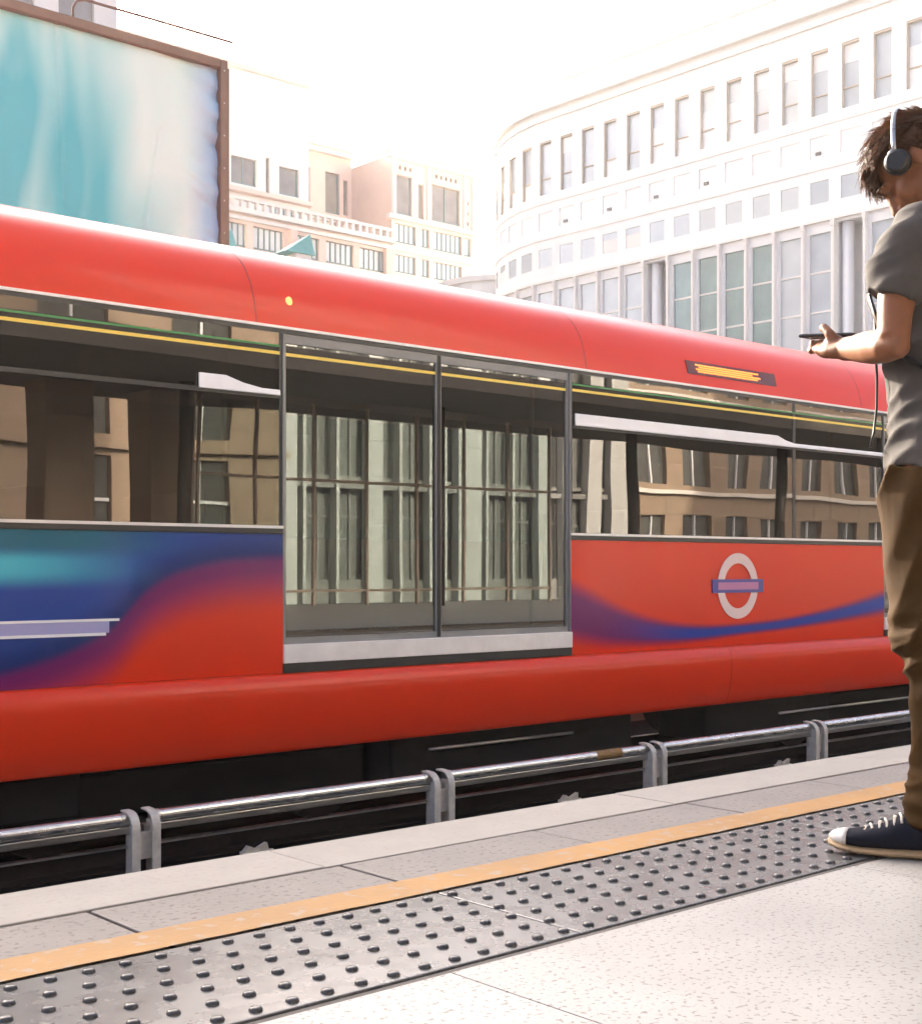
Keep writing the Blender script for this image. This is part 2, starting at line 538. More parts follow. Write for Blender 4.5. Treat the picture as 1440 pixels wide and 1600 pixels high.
# ------------------------------------------------------------------ rails
def rail_profile(y, z):
    return [(y - .07, z - .13), (y + .07, z - .13), (y + .07, z - .118), (y + .012, z - .10), (y + .012, z - .035), (y + .035, z - .03), (y + .033, z),
            (y - .033, z), (y - .035, z - .03), (y - .012, z - .035), (y - .012, z - .10), (y - .07, z - .118)]
for y, lab in ((3.38, 'steel running rail nearest the platform edge'), (4.82, 'second steel running rail from the platform'),
               (7.40, 'steel running rail under the near wheels of the train'), (8.84, 'steel running rail under the far wheels of the train')):
    o = empty('running_rail', (10, y, -1.13))
    MB().prism(rail_profile(y, RAIL_Z), -20, 45).build('rail_web', M['rusty'], o)
    MB().box(-20, 45, y - .026, y + .026, RAIL_Z, RAIL_Z + .003).build('rail_head', M['steel'], o)
    tag(o, lab, 'rail', 'running rails of the two tracks')

# conductor rail on brackets
cr = empty('conductor_rail', (6.5, 6.45, -1.13))
tag(cr, 'silver conductor rail on curved brackets between platform and red train', 'conductor rail')
CY = 6.40
B0, BS = 3.455, 2.06
brk = MB()
for dx, w in ((-.060, .050), (.058, .050)):
    prof = [(0, -1.13), (0, -.70)]
    pts = [(0, -1.128)] + [(0, -.92 + .05 * i) for i in range(5)]
    arc = [(.075 - .075 * math.cos(t), -.69 + .075 * math.sin(t)) for t in [R(15 * i) for i in range(0, 7)]]
    line = pts + arc + [(.12, -.613)]
    th = .011
    vs, fs = [], []
    for i, (y, z) in enumerate(line):
        a = line[max(i - 1, 0)]; b = line[min(i + 1, len(line) - 1)]
        ty, tz = b[0] - a[0], b[1] - a[1]
        l = math.hypot(ty, tz); ny, nz = -tz / l, ty / l
        ww = w * (1 + .25 * max(0, (-.95 - z) / .2))
        for xx in (dx - ww / 2, dx + ww / 2):
            vs += [(xx, y, z), (xx, y - ny * th * -1, z + nz * th * 1)]
    for i in range(len(line) - 1):
        a, b = 4 * i, 4 * i + 4
        fs += [(a, a + 2, b + 2, b), (a + 1, b + 1, b + 3, a + 3), (a, b, b + 1, a + 1), (a + 2, a + 3, b + 3, b + 2)]
    m_ = 4 * (len(line) - 1)
    fs += [(0, 1, 3, 2), (m_, m_ + 2, m_ + 3, m_ + 1)]
    brk.add(vs, fs)
    brk.box(dx - .004, dx + .004, -.055 + .055, .10, -1.05, -.66)
brk.box(-.06, .06, .03, .09, -.86, -.72)
brk.box(-.13, .13, -.06, .16, -1.14, -1.122)
brk_me = brk.mesh('bracket', M['bracket'])
for i in range(-3, 12):
    x = B0 + BS * i
    o = bpy.data.objects.new('bracket', brk_me); col.objects.link(o); o.parent = cr
    o.location = Vector((x, CY - .03, 0)) - cr.location
    b = o.modifiers.new('b', 'BEVEL'); b.width = .003; b.segments = 2; b.limit_method = 'ANGLE'
    # one length of rail between this bracket and the next: round cover above, flat lip below
    a, e = x + .10, x + BS - .10
    MB().tube([(a, CY + .045, -.648), (e, CY + .045, -.648)], .033, 20).build('rail_cover', M['rail_cover'], cr, smooth=False)
    MB().tube([(a - .03, CY + .045, -.648), (a + .012, CY + .045, -.648)], .036, 20).build('end_collar', M['steel'], cr)
    MB().tube([(e - .012, CY + .045, -.648), (e + .05, CY + .045, -.648)], .036, 20).build('end_collar', M['steel'], cr)
    MB().box(a - .08, e + .08, CY + .025, CY + .085, -.722, -.684).build('contact_bar', M['steel'], cr, bevel=.004)
    MB().box(a - .08, e + .08, CY + .045, CY + .07, -.80, -.79).build('cable', M['steel'], cr)
MB().tube([(6.97, CY + .045, -.648), (7.23, CY + .045, -.648)], .0345, 20).build('yellow_tape', M['yellow_paint'], cr)
# sleeper-end plates on the track bed
for i, x in enumerate((4.18, 6.72, 9.21)):
    o = empty('rail_clip', (x, 6.42, -.945))
    m1 = MB()
    m1.add([(-.11, -.03, 0), (.11, -.03, -.01), (.13, .05, .0), (-.09, .05, .012), (-.11, -.03, .015), (.11, -.03, .005), (.13, .05, .015), (-.09, .05, .027)],
           [(0, 3, 2, 1), (4, 5, 6, 7), (0, 1, 5, 4), (1, 2, 6, 5), (2, 3, 7, 6), (3, 0, 4, 7)])
    m1.build('plate', M['bracket'], o, local=True)
    MB().add([(-.10, .02, .015), (-.06, .0, .06), (.0, .02, .035), (.06, 0, .065), (.09, .03, .02), (-.10, .04, .015), (-.06, .03, .06), (.0, .04, .035), (.06, .03, .065), (.09, .05, .02)],
             [(0, 1, 2), (2, 3, 4), (0, 2, 4), (5, 7, 6), (7, 9, 8), (0, 5, 6, 1), (1, 6, 7, 2), (2, 7, 8, 3), (3, 8, 9, 4)]).build('clip', M['bracket'], o, local=True)
    MB().box(-.16, .16, -.1, .14, -.16, -.02).build('sleeper_end', M['concrete'], o, local=True, bevel=.01)
    tag(o, ['bent metal clip on sleeper end between first and second rail brackets from the left',
            'bent metal clip on sleeper end between second and third rail brackets from the left',
            'bent metal clip on sleeper end just left of the rightmost rail bracket'][i], 'rail clip', 'clips on the sleeper ends')

rw_ = empty('added_back_wall', (10, 10.6, -1.2))  # wall added to cover the sunlit ground visible beneath the train
tag(rw_, 'low dark wall added beyond the far track, behind the train', 'wall')
MB().box(-40, 70, 10.5, 10.8, -1.2, .1).build('added_wall_face', M['concrete'], rw_)
MB().box(-40, 70, 10.44, 10.86, .1, .2).build('added_wall_coping', M['concrete'], rw_)

# ------------------------------------------------------------------ train
TY = 6.80
tr = empty('train', (0, 8.12, -1.0))
tag(tr, 'red light rail train with blue swoosh standing behind the conductor rail', 'train')
T0, T1 = -9.2, 21.0
DOORS = [(-2.10, .40), (4.60, 7.10), (11.30, 13.80), (18.0, 20.5)]
GAPS = [(T0, -2.10), (.40, 4.60), (7.10, 11.30), (13.80, 18.0), (20.5, T1)]
def strip(pts, x0, x1, nx=1):
    """smooth sheet swept along X from a (y, z) polyline"""
    m_ = MB()
    k = len(pts)
    vs = [(x0 + (x1 - x0) * i / nx, *p) for i in range(nx + 1) for p in pts]
    m_.add(vs, [(i * k + j, (i + 1) * k + j, (i + 1) * k + j + 1, i * k + j + 1) for i in range(nx) for j in range(k - 1)])
    return m_
def spline(P, per=6):
    out = []
    for i in range(len(P) - 1):
        p0, p1, p2, p3 = (Vector((*P[max(i - 1, 0)], 0)), Vector((*P[i], 0)), Vector((*P[i + 1], 0)), Vector((*P[min(i + 2, len(P) - 1)], 0)))
        for j in range(per):
            t = j / per
            q = .5 * ((2 * p1) + (p2 - p0) * t + (2 * p0 - 5 * p1 + 4 * p2 - p3) * t * t + (3 * p1 - p0 - 3 * p2 + p3) * t ** 3)
            out.append((q.x, q.y))
    out.append(P[-1])
    return out
roof_half = spline([(6.815, 2.125), (6.835, 2.24), (6.885, 2.38), (6.985, 2.52), (7.14, 2.625), (7.34, 2.70), (7.7, 2.765), (8.12, 2.79)])
roof = roof_half + [(16.24 - y, z) for y, z in roof_half[-2::-1]]
o = strip(roof, T0, T1, 8).build('roof', M['red'], tr, smooth=True)
# drip rail and dark edge under the roof
MB().prism([(6.80, 2.112), (6.80, 2.128), (6.83, 2.128), (6.83, 2.112)], T0, T1).build('gutter', M['alu'], tr)
MB().prism([(6.807, 2.085), (6.807, 2.1115), (6.84, 2.1115), (6.84, 2.085)], T0, T1).build('cant_rail', M['trim'], tr)
seam = [(y - .0015, z + .0015) for y, z in roof_half[:34]]
for x in (-4.1, 1.25, 4.42, 7.28, 10.95, 15.6):
    strip(seam, x, x + .006).build('roof_seam', M['dark_red'], tr, smooth=True)
skirt = spline([(6.80, .032), (6.765, .022), (6.735, -.02), (6.722, -.08), (6.728, -.20), (6.75, -.33), (6.785, -.425), (6.81, -.442), (6.86, -.44)])
for a, e in ((T0, -5.0), (-5.0, 1.2), (1.2, 8.9), (8.9, 15.2), (15.2, T1)):
    strip(skirt, a + .002, e - .002, 4).build('skirt', M['red'], tr, smooth=True)
skf = [(16.24 - y, z) for y, z in skirt]
strip(skf, T0, T1, 1).build('skirt', M['red'], tr, smooth=True)
for a, e in GAPS:
    # lower body panel with swoosh, very slightly bowed
    pts = [(6.800, .034), (6.795, .15), (6.793, .45), (6.797, .75), (6.803, .872)]
    strip(spline(pts, 4), a, e, 6).build('side_panel', M['livery'] if a > -1 and e < 12 else M['red'], tr, smooth=True)
    MB().prism([(6.793, .874), (6.793, .905), (6.84, .905), (6.84, .874)], a, e).build('window_sill', M['trim'], tr)
    MB().prism([(6.788, .9052), (6.788, .922), (6.82, .922), (6.82, .9052)], a, e).build('sill_trim', M['alu'], tr)
    # window bands: main pane, white reflection bar, upper dark pane
    cuts = {(.40, 4.60): [.40, 2.05, 4.60], (7.10, 11.30): [7.10, 9.88, 11.30]}.get((a, e), [a, (a + e) / 2, e])
    for c0, c1 in zip(cuts, cuts[1:]):
        w = empty('window', (c0, 6.81, .93), tr); w.location = Vector((c0, 6.81, .93)) - tr.location
        MB().box(c0 + .022, c1 - .022, 6.806, 6.812, .9225, 1.688).build('pane', M['train_glass'], w)
        MB().box(c0 + .022, c1 - .022, 6.806, 6.812, 1.715, 2.0845).build('upper_pane', M['train_glass'], w)
        MB().box(c0 + .0225, c1 - .0225, 6.800, 6.83, 1.689, 1.714).build('transom', M['trim'], w)
    for c in cuts:
        MB().box(max(c - .021, a), min(c + .021, e), 6.803, 6.85, .9225, 2.0845).build('pillar', M['trim'], tr)
# bright reflection built as white hopper bars on the windows beside the doors
def hopper_reflection(x0, x1, x2):
    z0, h, h2 = 1.705, .088, .034
    m_ = MB()
    prof = [(x0, h), (x1, h), (x1 + .12, h2 + .02), (x1 + .25, h2), (x2, h2)]
    vs = []
    for x, hh in prof:
        vs += [(x, 6.782, z0), (x, 6.7985, z0), (x, 6.7985, z0 + hh), (x, 6.788, z0 + hh)]
    fs = []
    for i in range(len(prof) - 1):
        a_, b_ = 4 * i, 4 * i + 4
        fs += [(a_ + j, b_ + j, b_ + (j + 1) % 4, a_ + (j + 1) % 4) for j in range(4)]
    fs += [(0, 1, 2, 3), (len(vs) - 4, len(vs) - 1, len(vs) - 2, len(vs) - 3)]
    m_.add(vs, fs).build('reflection_rail', M['white_trim'], tr, bevel=.003)
hopper_reflection(4.02, 4.20, 4.575)
hopper_reflection(7.14, 9.62, 11.27)
hopper_reflection(13.85, 16.3, 17.95)
# mirrored station lines, painted as thin coloured strips along the upper glazing
for a, e in [(T0, -2.1), (.40, 4.60), (7.10, 11.30), (13.8, 18.0)]:
    MB().box(a + .02, e - .02, 6.801, 6.8045, 1.953, 1.972).build('yellow_reflection_line', M['reflect_yellow'], tr)
    MB().box(a + .02, e - .02, 6.801, 6.8045, 1.999, 2.011).build('green_reflection_line', M['reflect_green'], tr)
# doors
for a, e in DOORS:
    mid = (a + e) / 2
    for k, (c0, c1) in enumerate(((a + .012, mid - .004), (mid + .004, e - .012))):
        d = empty('door', (c0, 6.82, .1), tr); d.location = Vector((c0, 6.82, .1)) - tr.location
        f = .02
        fr = MB()
        fr.box(c0, c0 + f, 6.812, 6.85, .205, 2.084).box(c1 - f, c1, 6.812, 6.85, .205, 2.084)
        fr.box(c0 + f, c1 - f, 6.812, 6.85, .205, .245).box(c0 + f, c1 - f, 6.812, 6.85, 2.03, 2.084)
        fr.build('frame', M['door_frame'], d)
        MB().box(c0 + f, c1 - f, 6.825, 6.832, .245, 2.03).build('pane', M['door_glass'], d)
        MB().box(c0 + f, c1 - f, 6.820, 6.8235, 1.953, 1.972).build('yellow_reflection_line', M['reflect_yellow'], d)  # the painted reflection carried on across the door panes
        s_ = c1 - .010 if k == 0 else c0
        MB().box(s_, s_ + .010, 6.806, 6.811, .21, 2.08).build('gasket', M['black'], d)
        hx = c1 - .16 if k == 0 else c0 + .12
    # pale sill plate under the doors, tread above the skirt
    MB().box(a, e, 6.778, 6.85, .092, .2045).build('door_sill', M['sill'], tr, bevel=.004)
    MB().box(a, e, 6.785, 6.86, .035, .0915).build('step', M['trim'], tr)
    for x in (a, e):
        s_ = -.011 if x == e else .0
        MB().box(x + s_, x + s_ + .011, 6.795, 6.85, .21, 2.084).build('door_post', M['door_frame'], tr)
# side destination display
d = empty('destination_display', (8.5, 6.84, 2.2), tr); d.location = Vector((8.5, 6.84, 2.2)) - tr.location
dm = MB()
dm.add([(8.47, 6.824, 2.215), (9.66, 6.824, 2.215), (9.66, 6.852, 2.325), (8.47, 6.852, 2.325), (8.47, 6.87, 2.215), (9.66, 6.87, 2.215), (9.66, 6.88, 2.325), (8.47, 6.88, 2.325)],
       [(0, 1, 2, 3), (4, 7, 6, 5), (0, 4, 5, 1), (1, 5, 6, 2), (2, 6, 7, 3), (3, 7, 4, 0)])
dm.build('housing', M['dark_red'], d)
led = bpy.data.materials.new('amber_leds'); led.use_nodes = True
p = led.node_tree.nodes['Principled BSDF']
p.inputs['Base Color'].default_value = (.3, .06, .01, 1)
p.inputs['Emission Color'].default_value = (1, .22, .03, 1)
p.inputs['Emission Strength'].default_value = .55
lm = MB()
for j, (a_, e_) in enumerate(((8.60, 9.40), (8.58, 9.46), (8.62, 9.34), (8.58, 9.44))):
    for k in range(int((e_ - a_) / .021)):
        x = a_ + k * .021; t = .20 + j * .16
        y = 6.822 + .028 * t; z = 2.215 + .11 * t
        lm.add([(x, y, z), (x + .018, y, z), (x + .018, y + .0032, z + .0125), (x, y + .0032, z + .0125)], [(0, 1, 2, 3)])
tag(lm.build('lit_dots', led, d), kind='stuff')
# roundel: pale ring with a blue bar
rd = empty('roundel', (9.07, 6.79, .52), tr); rd.location = Vector((9.07, 6.79, .52)) - tr.location
ring = MB(); k = 64
vs = []
for ro, yy in ((.27, 6.790), (.27, 6.7865), (.185, 6.7865), (.185, 6.790)):
    vs += [(9.07 + ro * math.cos(2 * math.pi * j / k), yy, .52 + ro * math.sin(2 * math.pi * j / k)) for j in range(k)]
ring.add(vs, [(i * k + j, i * k + (j + 1) % k, (i + 1) * k + (j + 1) % k, (i + 1) * k + j) for i in range(3) for j in range(k)])
M['ring'] = mat('roundel_pale', (.78, .60, .58), .35, coat=.5)
M['bar'] = mat('roundel_blue', (.035, .035, .30), .35, coat=.5)
M['bar2'] = mat('roundel_mauve', (.42, .14, .36), .35, coat=.5)
ring.build('ring', M['ring'], rd)
MB().box(8.73, 9.41, 6.7835, 6.790, .465, .575).build('bar', M['bar'], rd)
MB().box(8.80, 9.34, 6.7815, 6.7834, .490, .550).build('bar_band', M['bar2'], rd)
# pale lettering band at the left, too smeared to read: two rules and a lilac band
lb = empty('pale_rules', (2.4, 6.79, .35), tr); lb.location = Vector((2.4, 6.79, .35)) - tr.location
M['lilac'] = mat('lilac_print', (.36, .36, .62), .35, coat=.5)
MB().box(.9, 3.46, 6.7885, 6.792, .315, .380).build('band', M['lilac'], lb)
MB().box(.9, 3.52, 6.7865, 6.7884, .378, .392).build('rule', M['white_trim'], lb)
MB().box(.9, 3.44, 6.7865, 6.7884, .300, .316).build('rule', M['white_trim'], lb)
# faintly glowing amber dot put on the roof slope as a glint
amb = bpy.data.materials.new('amber_glint'); amb.use_nodes = True
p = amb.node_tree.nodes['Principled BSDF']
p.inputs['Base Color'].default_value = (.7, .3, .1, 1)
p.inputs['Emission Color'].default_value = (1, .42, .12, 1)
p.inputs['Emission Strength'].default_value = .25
MB().ball((4.68, 6.852, 2.29), (.026, .012, .034), 16, 8).build('roof_glint', amb, tr, smooth=True)
# interior
MB().box(T0 + .02, T1 - .02, 6.87, 9.37, .02, .06).build('floor', M['interior_dark'], tr)
MB().box(T0 + .02, T1 - .02, 6.92, 9.32, 2.10, 2.14).build('ceiling', M['interior'], tr)
for a, e in GAPS:
    MB().box(a, e, 6.85, 6.88, .07, .90).build('inner_lining', M['interior'], tr)
    nseat = max(1, int((e - a) / 1.0))
    for i in range(nseat):
        x = a + .35 + i * (e - a - .3) / nseat
        st = empty('seat', (x, 7.2, .06), tr); st.location = Vector((x, 7.2, .06)) - tr.location
        MB().box(x, x + .45, 6.95, 7.85, .42, .52).build('seat_cushion', M['seat'], st, bevel=.03)
        MB().box(x + .40, x + .50, 6.95, 7.85, .5, 1.12).build('seat_back', M['seat'], st, bevel=.03)
for a, e in DOORS:
    for x in (a - .1, e + .1):
        MB().tube([(x, 7.3, .06), (x, 7.3, 2.1)], .018, 10).build('grab_pole', M['pole'], tr, smooth=True)
# far side
MB().box(T0, T1, 9.42, 9.44, .03, .92).build('far_side', M['red'], tr)
MB().box(T0, T1, 9.42, 9.44, 1.95, 2.13).build('far_cant', M['red'], tr)
MB().box(T0, T1, 9.425, 9.435, .92, 1.95).build('far_glazing', M['train_glass'], tr)
for x in (T0, T1):
    MB().prism(roof + [(9.44, .0), (6.80, .0)], x - .03, x + .03).build('end_wall', M['red'], tr)
# underframe
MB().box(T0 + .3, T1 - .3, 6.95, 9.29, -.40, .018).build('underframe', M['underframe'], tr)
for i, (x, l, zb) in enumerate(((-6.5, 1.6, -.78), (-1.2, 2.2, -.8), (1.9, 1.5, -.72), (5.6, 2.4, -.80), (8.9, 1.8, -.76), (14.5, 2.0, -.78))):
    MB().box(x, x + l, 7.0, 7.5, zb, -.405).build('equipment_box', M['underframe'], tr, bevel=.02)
for x in (-4.2, 4.3, 11.6, 17.6):
    bo = empty('bogie', (x, 8.12, -1), tr); bo.location = Vector((x, 8.12, -1.0)) - tr.location
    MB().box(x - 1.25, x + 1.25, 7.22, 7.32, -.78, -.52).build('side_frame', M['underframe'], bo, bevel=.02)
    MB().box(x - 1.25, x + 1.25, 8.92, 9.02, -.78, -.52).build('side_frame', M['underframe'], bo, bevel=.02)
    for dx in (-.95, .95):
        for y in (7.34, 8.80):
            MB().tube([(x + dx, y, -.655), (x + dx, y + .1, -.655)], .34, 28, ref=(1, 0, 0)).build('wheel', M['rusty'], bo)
for z, y, a, e in ((-.56, 6.97, 5.9, 7.3), (-.60, 6.97, 9.9, 13.6), (-.52, 6.98, .5, 2.6)):
    MB().tube([(a, y, z), (e, y, z)], .012, 8).build('air_pipe', M['steel'], tr, smooth=True)

# ------------------------------------------------------------------ billboard beyond the train
bb = empty('billboard', (4.0, 13.0, -1.2))
tag(bb, 'large turquoise banner billboard in a bronze frame above the train', 'billboard')
bx0, bx1, bz0, bz1 = 5.05, 7.93, 3.0, 6.20
def fz(x): return 0
nx, nz = 170, 90
vs = []
for j in range(nz + 1):
    for i in range(nx + 1):
        x = bx0 + (bx1 - bx0) * i / nx; z = bz0 + (bz1 - bz0) * j / nz
        ed = max(0, 1 - (bx1 - x) / .55)
        y = 13.0 + .012 * noise.noise((x * 1.3, z * .5, 0)) + ed * (.05 * noise.noise((x * 2.5, z * 5.5, 4)) + .03 * noise.noise((x * 5, z * 14 + x * 6, 7))) + .012 * math.sin(x * 2.1 + .5 * z) + .016 * noise.noise((x * 5, z * 1.1, 9)) + .018 * max(0, 1 - abs(x - 6.35 + .05 * z) / .04)
        y += .02 * max(0, 1 - abs(x - 7.05 - .18 * (z - 4.4)) / .05) * (1 if z < 5.4 else 0)
        vs.append((x, y, z))
MB().add(vs, [(j * (nx + 1) + i, j * (nx + 1) + i + 1, (j + 1) * (nx + 1) + i + 1, (j + 1) * (nx + 1) + i) for j in range(nz) for i in range(nx)]).build('banner', M['banner'], bb, smooth=True)
MB().box(bx0 - .2, bx1 + .2, 13.08, 13.2, bz0 - .1, bz1 + .08).build('backing', M['bronze'], bb)
MB().box(bx1, bx1 + .092, 12.93, 13.079, bz0 - .1, bz1 + .0995).build('frame_post', M['bronze'], bb, bevel=.01)
MB().box(bx0, bx1 - .001, 12.93, 13.079, bz1, bz1 + .10).build('frame_rail', M['bronze'], bb, bevel=.01)
MB().box(bx0, bx1 - .001, 12.93, 13.079, bz0 - .1, bz0).build('frame_rail', M['bronze'], bb, bevel=.01)
for x in (5.3, 7.5):
    MB().box(x, x + .2, 13.21, 13.4, -1.2, 6.1).build('support_post', M['bronze'], bb)
MB().tube([(6.22, 13.0, 6.27), (6.22, 13.0, 6.42), (6.26, 13.0, 6.50), (6.36, 13.0, 6.535), (7.2, 13, 6.545), (8.12, 13.0, 6.55)], .015, 8, ref=(0, 1, 0)).build('lamp_rail', M['bronze'], bb, smooth=True)
for i in range(9):
    MB().ball((bx1 + .045, 12.928, 3.3 + i * .36), (.009, .004, .009), 8, 6).build('bolt', M['chrome'], bb)

# ------------------------------------------------------------------ white office building (its long face runs straight away from the tracks)
wb = empty('white_office_building', (60, 45, -1.2))
tag(wb, 'white stone office block with tall slot windows and rounded far corner', 'building')
PITCH, SX = 1.806, 60.0
ZT = 29.5
def bay_mesh():
    m_ = MB()
    holes = [(.40, 1.42, 24.0, 27.35, .30), (.30, 1.50, 21.8, 22.9, .05), (.36, 1.46, 19.45, 20.6, .10), (.24, 1.54, -1.2, 17.9, .22)]
    sheet_with_holes(m_, 0, PITCH, -1.2, ZT, holes, .3, lambda x, d, z: (d, x, z))
    return m_.mesh('facade_bay', M['white_stone'])
def recess_mesh():
    m_ = MB()
    holes = [(.40, 1.42, 24.0, 27.35, .30), (.30, 1.50, 21.8, 22.9, .05), (.36, 1.46, 19.45, 20.6, .10), (.05, 1.75, -1.2, 18.3, 1.3)]
    sheet_with_holes(m_, 0, PITCH, -1.2, ZT, holes, .3, lambda x, d, z: (d, x, z))
    return m_.mesh('facade_bay', M['white_stone'])
bay_me, rec_me = bay_mesh(), recess_mesh()
ledge_me = MB().box(-.16, .02, 0, PITCH, 18.45, 18.60).mesh('ledge', M['white_stone2'])
corn_me = MB().box(-.35, .02, 0, PITCH, 29.2, 29.5).box(-.12, .02, 0, PITCH, 28.6, 28.7).mesh('cornice', M['white_stone2'])
str_c1 = MB().box(-.05, .02, 0, PITCH, 23.42, 23.52).mesh('string_course', M['white_stone2'])
str_c2 = MB().box(-.05, .02, 0, PITCH, 21.15, 21.25).mesh('string_course', M['white_stone2'])
para_me = MB().box(.25, .6, 0, PITCH, 29.5, 30.9).box(.12, .7, 0, PITCH, 30.9, 31.05).mesh('parapet', M['white_stone'])
fin_me = MB().box(-.22, .06, -.07, .07, -1.2, 18.3).box(-.26, .06, -.10, .10, 18.12, 18.44).mesh('fin', M['white_stone2'])
tall_me = MB().box(.20, .26, .42, 1.40, 24.0, 27.35).mesh('pane', M['pane_pale'])
jamb_me = MB().box(.05, .19, 1.36, 1.419, 24.0, 27.33).box(.02, .19, .41, 1.36, 27.22, 27.34).box(.12, .19, .41, 1.36, 25.0, 25.06).mesh('window_frame', M['shade_window_tan'])  # far jamb and head have their shade painted in; crossbar is real
blind_me = [MB().box(.185, .199, .43, 1.35, 24.02 if q else 26.3, (25.0, 26.1)[q - 1] if q else 27.2).mesh('blind', M['white_stone']) for q in range(3)]
blind_sq = MB().box(.018, .029, .38, 1.44, 19.47, 20.2).mesh('blind', M['white_stone2'])
sq_me = MB().box(.03, .08, .37, 1.45, 19.46, 20.59).mesh('pane', M['pane_pale'])
str_me = MB().box(.12, .18, .25, 1.53, -1.2, 17.9).mesh('pane', M['pane_pale'])
str2_me = MB().box(.12, .18, .25, 1.53, -1.2, 17.9).mesh('pane', M['pane_teal'])
mul_me = MB().box(.08, .119, .25, 1.53, 0, .10).mesh('transom', M['white_stone2'])
col_me = MB().tube([(.45, 1.30, -1.2), (.45, 1.30, 18.3)], .30, 20, ref=(1, 0, 0)).mesh('column', M['white_stone'], smooth=True)
vent_me = MB().box(-.02, .049, .85, 1.15, 21.95, 22.12).mesh('vent', M['pane_dark'])
rw_me = MB().box(1.24, 1.29, .15, .75, 16.2, 17.6).box(1.24, 1.29, .15, .75, 12.6, 14.2).box(1.24, 1.29, .15, .75, 9.0, 10.6).mesh('pane', M['pane_dark'])
def put_bay(idx, loc, rz):
    recess = idx in (8, 15)
    bay = inst('facade_bay', rec_me if recess else bay_me, wb, Vector(loc) - wb.location, rz)
    bay.location.z = 1.2
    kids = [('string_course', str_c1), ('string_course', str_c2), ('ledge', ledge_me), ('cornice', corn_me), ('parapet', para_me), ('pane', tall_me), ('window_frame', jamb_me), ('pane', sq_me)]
    kids += [('column', col_me), ('pane', rw_me)] if recess else [('pane', str2_me if idx in (9, 10, 11, 12) else str_me)]
    kids += [('fin', fin_me)]
    br_ = random.Random(idx * 7 + 3)
    if br_.random() < .6: kids.append(('blind', blind_me[br_.randrange(3)]))
    if br_.random() < .35: kids.append(('blind', blind_sq))
    if idx in (4, 6, 8, 10, 14, 16, 18): kids.append(('vent', vent_me))
    for nme, me_ in kids: inst(nme, me_, bay, (0, 0, 0))
    if not recess:
        for k in range(5): inst('transom', mul_me, bay, (0, 0, 7.65 + 2.05 * k))
# window jamb edge seen at px 850 lies at Y = 59.75; bays run towards the camera from there
YEND = 59.75 + .40
for i in range(22):                        # i = 0 is the last straight bay (far end)
    put_bay(3 + i, (SX, YEND - PITCH * i - 1.42 + 0, 0), 0)
yy = YEND - 1.42 + PITCH
ang, px_, py_ = 0, SX, yy
for i in range(7):
    ang += R(9.0)
    put_bay(2 - i, (px_, py_, 0), -ang)
    px_ += PITCH * math.sin(ang); py_ += PITCH * math.cos(ang)
# bulk behind the facade and flat roof
y_near = YEND - PITCH * 21 - 1.42
MB().box(SX + 1.32, SX + 24, y_near, yy, -1.2, 29.4).build('core', M['white_stone'], wb)
MB().box(SX + .0, SX + 24, y_near - .3, y_near - .002, -1.2, 30.9).build('end_wall', M['white_stone'], wb)
MB().box(SX + 3, SX + 20, y_near + 2, yy - 2, 29.41, 32.0).build('plant_room', M['white_stone2'], wb)
mbr = MB()
for i in range(24):
    y = y_near + i * PITCH
    mbr.box(SX + .36, SX + .40, y, y + .04, 31.05, 31.6)
mbr.box(SX + .355, SX + .405, y_near, yy, 31.6, 31.64)
mbr.build('roof_railing', M['white_stone2'], wb)
# low rounded wing at the far corner
dr = empty('rounded_wing', Vector((67, 71, 1.2 - 1.2)) - wb.location, wb)
MB().tube([(68, 71.5, -1.2), (68, 71.5, 20.6)], 5.2, 40, ref=(1, 0, 0)).build('drum_wall', M['white_stone'], dr, smooth=False)
MB().tube([(68, 71.5, 20.6), (68, 71.5, 21.0)], 5.4, 40, ref=(1, 0, 0)).build('drum_cornice', M['white_stone2'], dr)
for k, t in enumerate((R(215), R(232), R(250))):
    cx, cy = 68 + 5.2 * math.cos(t), 71.5 + 5.2 * math.sin(t)
    for z in (18.2, 14.6):
        o = MB().box(-.06, .06, -.35, .35, 0, 1.4).build('window', M['shade_window_tan'], dr, local=True)
        o.location = Vector((cx, cy, z)) - wloc(dr); o.rotation_euler.z = t

# ------------------------------------------------------------------ pink stone office building with bays
pb = empty('stone_office_building', (66, 90, -1.2))
tag(pb, 'pinkish stone office building with corbelled bays and a dentilled cornice', 'building')
def face(x0, x1, y, z0, z1, wins, material, depth=.35, name='wall', parent=pb, back=8):
    """wall of the building facing the tracks; wins: (x0, x1, z0, z1, mullions, pane material)"""
    m_ = MB()
    sheet_with_holes(m_, x0, x1, z0, z1, [w[:4] for w in wins], depth, lambda x, d, z: (x, y + d, z))
    m_.add([(x0, y, z0), (x0, y + back, z0), (x0, y + back, z1), (x0, y, z1)], [(0, 3, 2, 1)])
    m_.add([(x1, y, z0), (x1, y + back, z0), (x1, y + back, z1), (x1, y, z1)], [(0, 1, 2, 3)])
    m_.add([(x0, y, z1), (x1, y, z1), (x1, y + back, z1), (x0, y + back, z1)], [(0, 1, 2, 3)])
    wl = m_.build(name, material, parent)
    for w in wins:
        a, b, c, d_ = w[:4]
        wd = MB().box(a + .01, b - .01, y + depth - .08, y + depth - .02, c + .01, d_ - .01).build('window', w[5], wl)
        nm = w[4]
        if nm and wl.parent is pb:
            f = MB()
            for i in range(nm + 1):
                xx = a + .03 + (b - a - .14) * i / nm
                f.box(xx, xx + .09, y + depth - .16, y + depth - .081, c + .012, d_ - .012)
            f.box(a + .012, b - .012, y + depth - .2, y + depth - .161, c + .012, c + .16)
            f.build('window_frame', M['green_frame'], wl)
    return wl
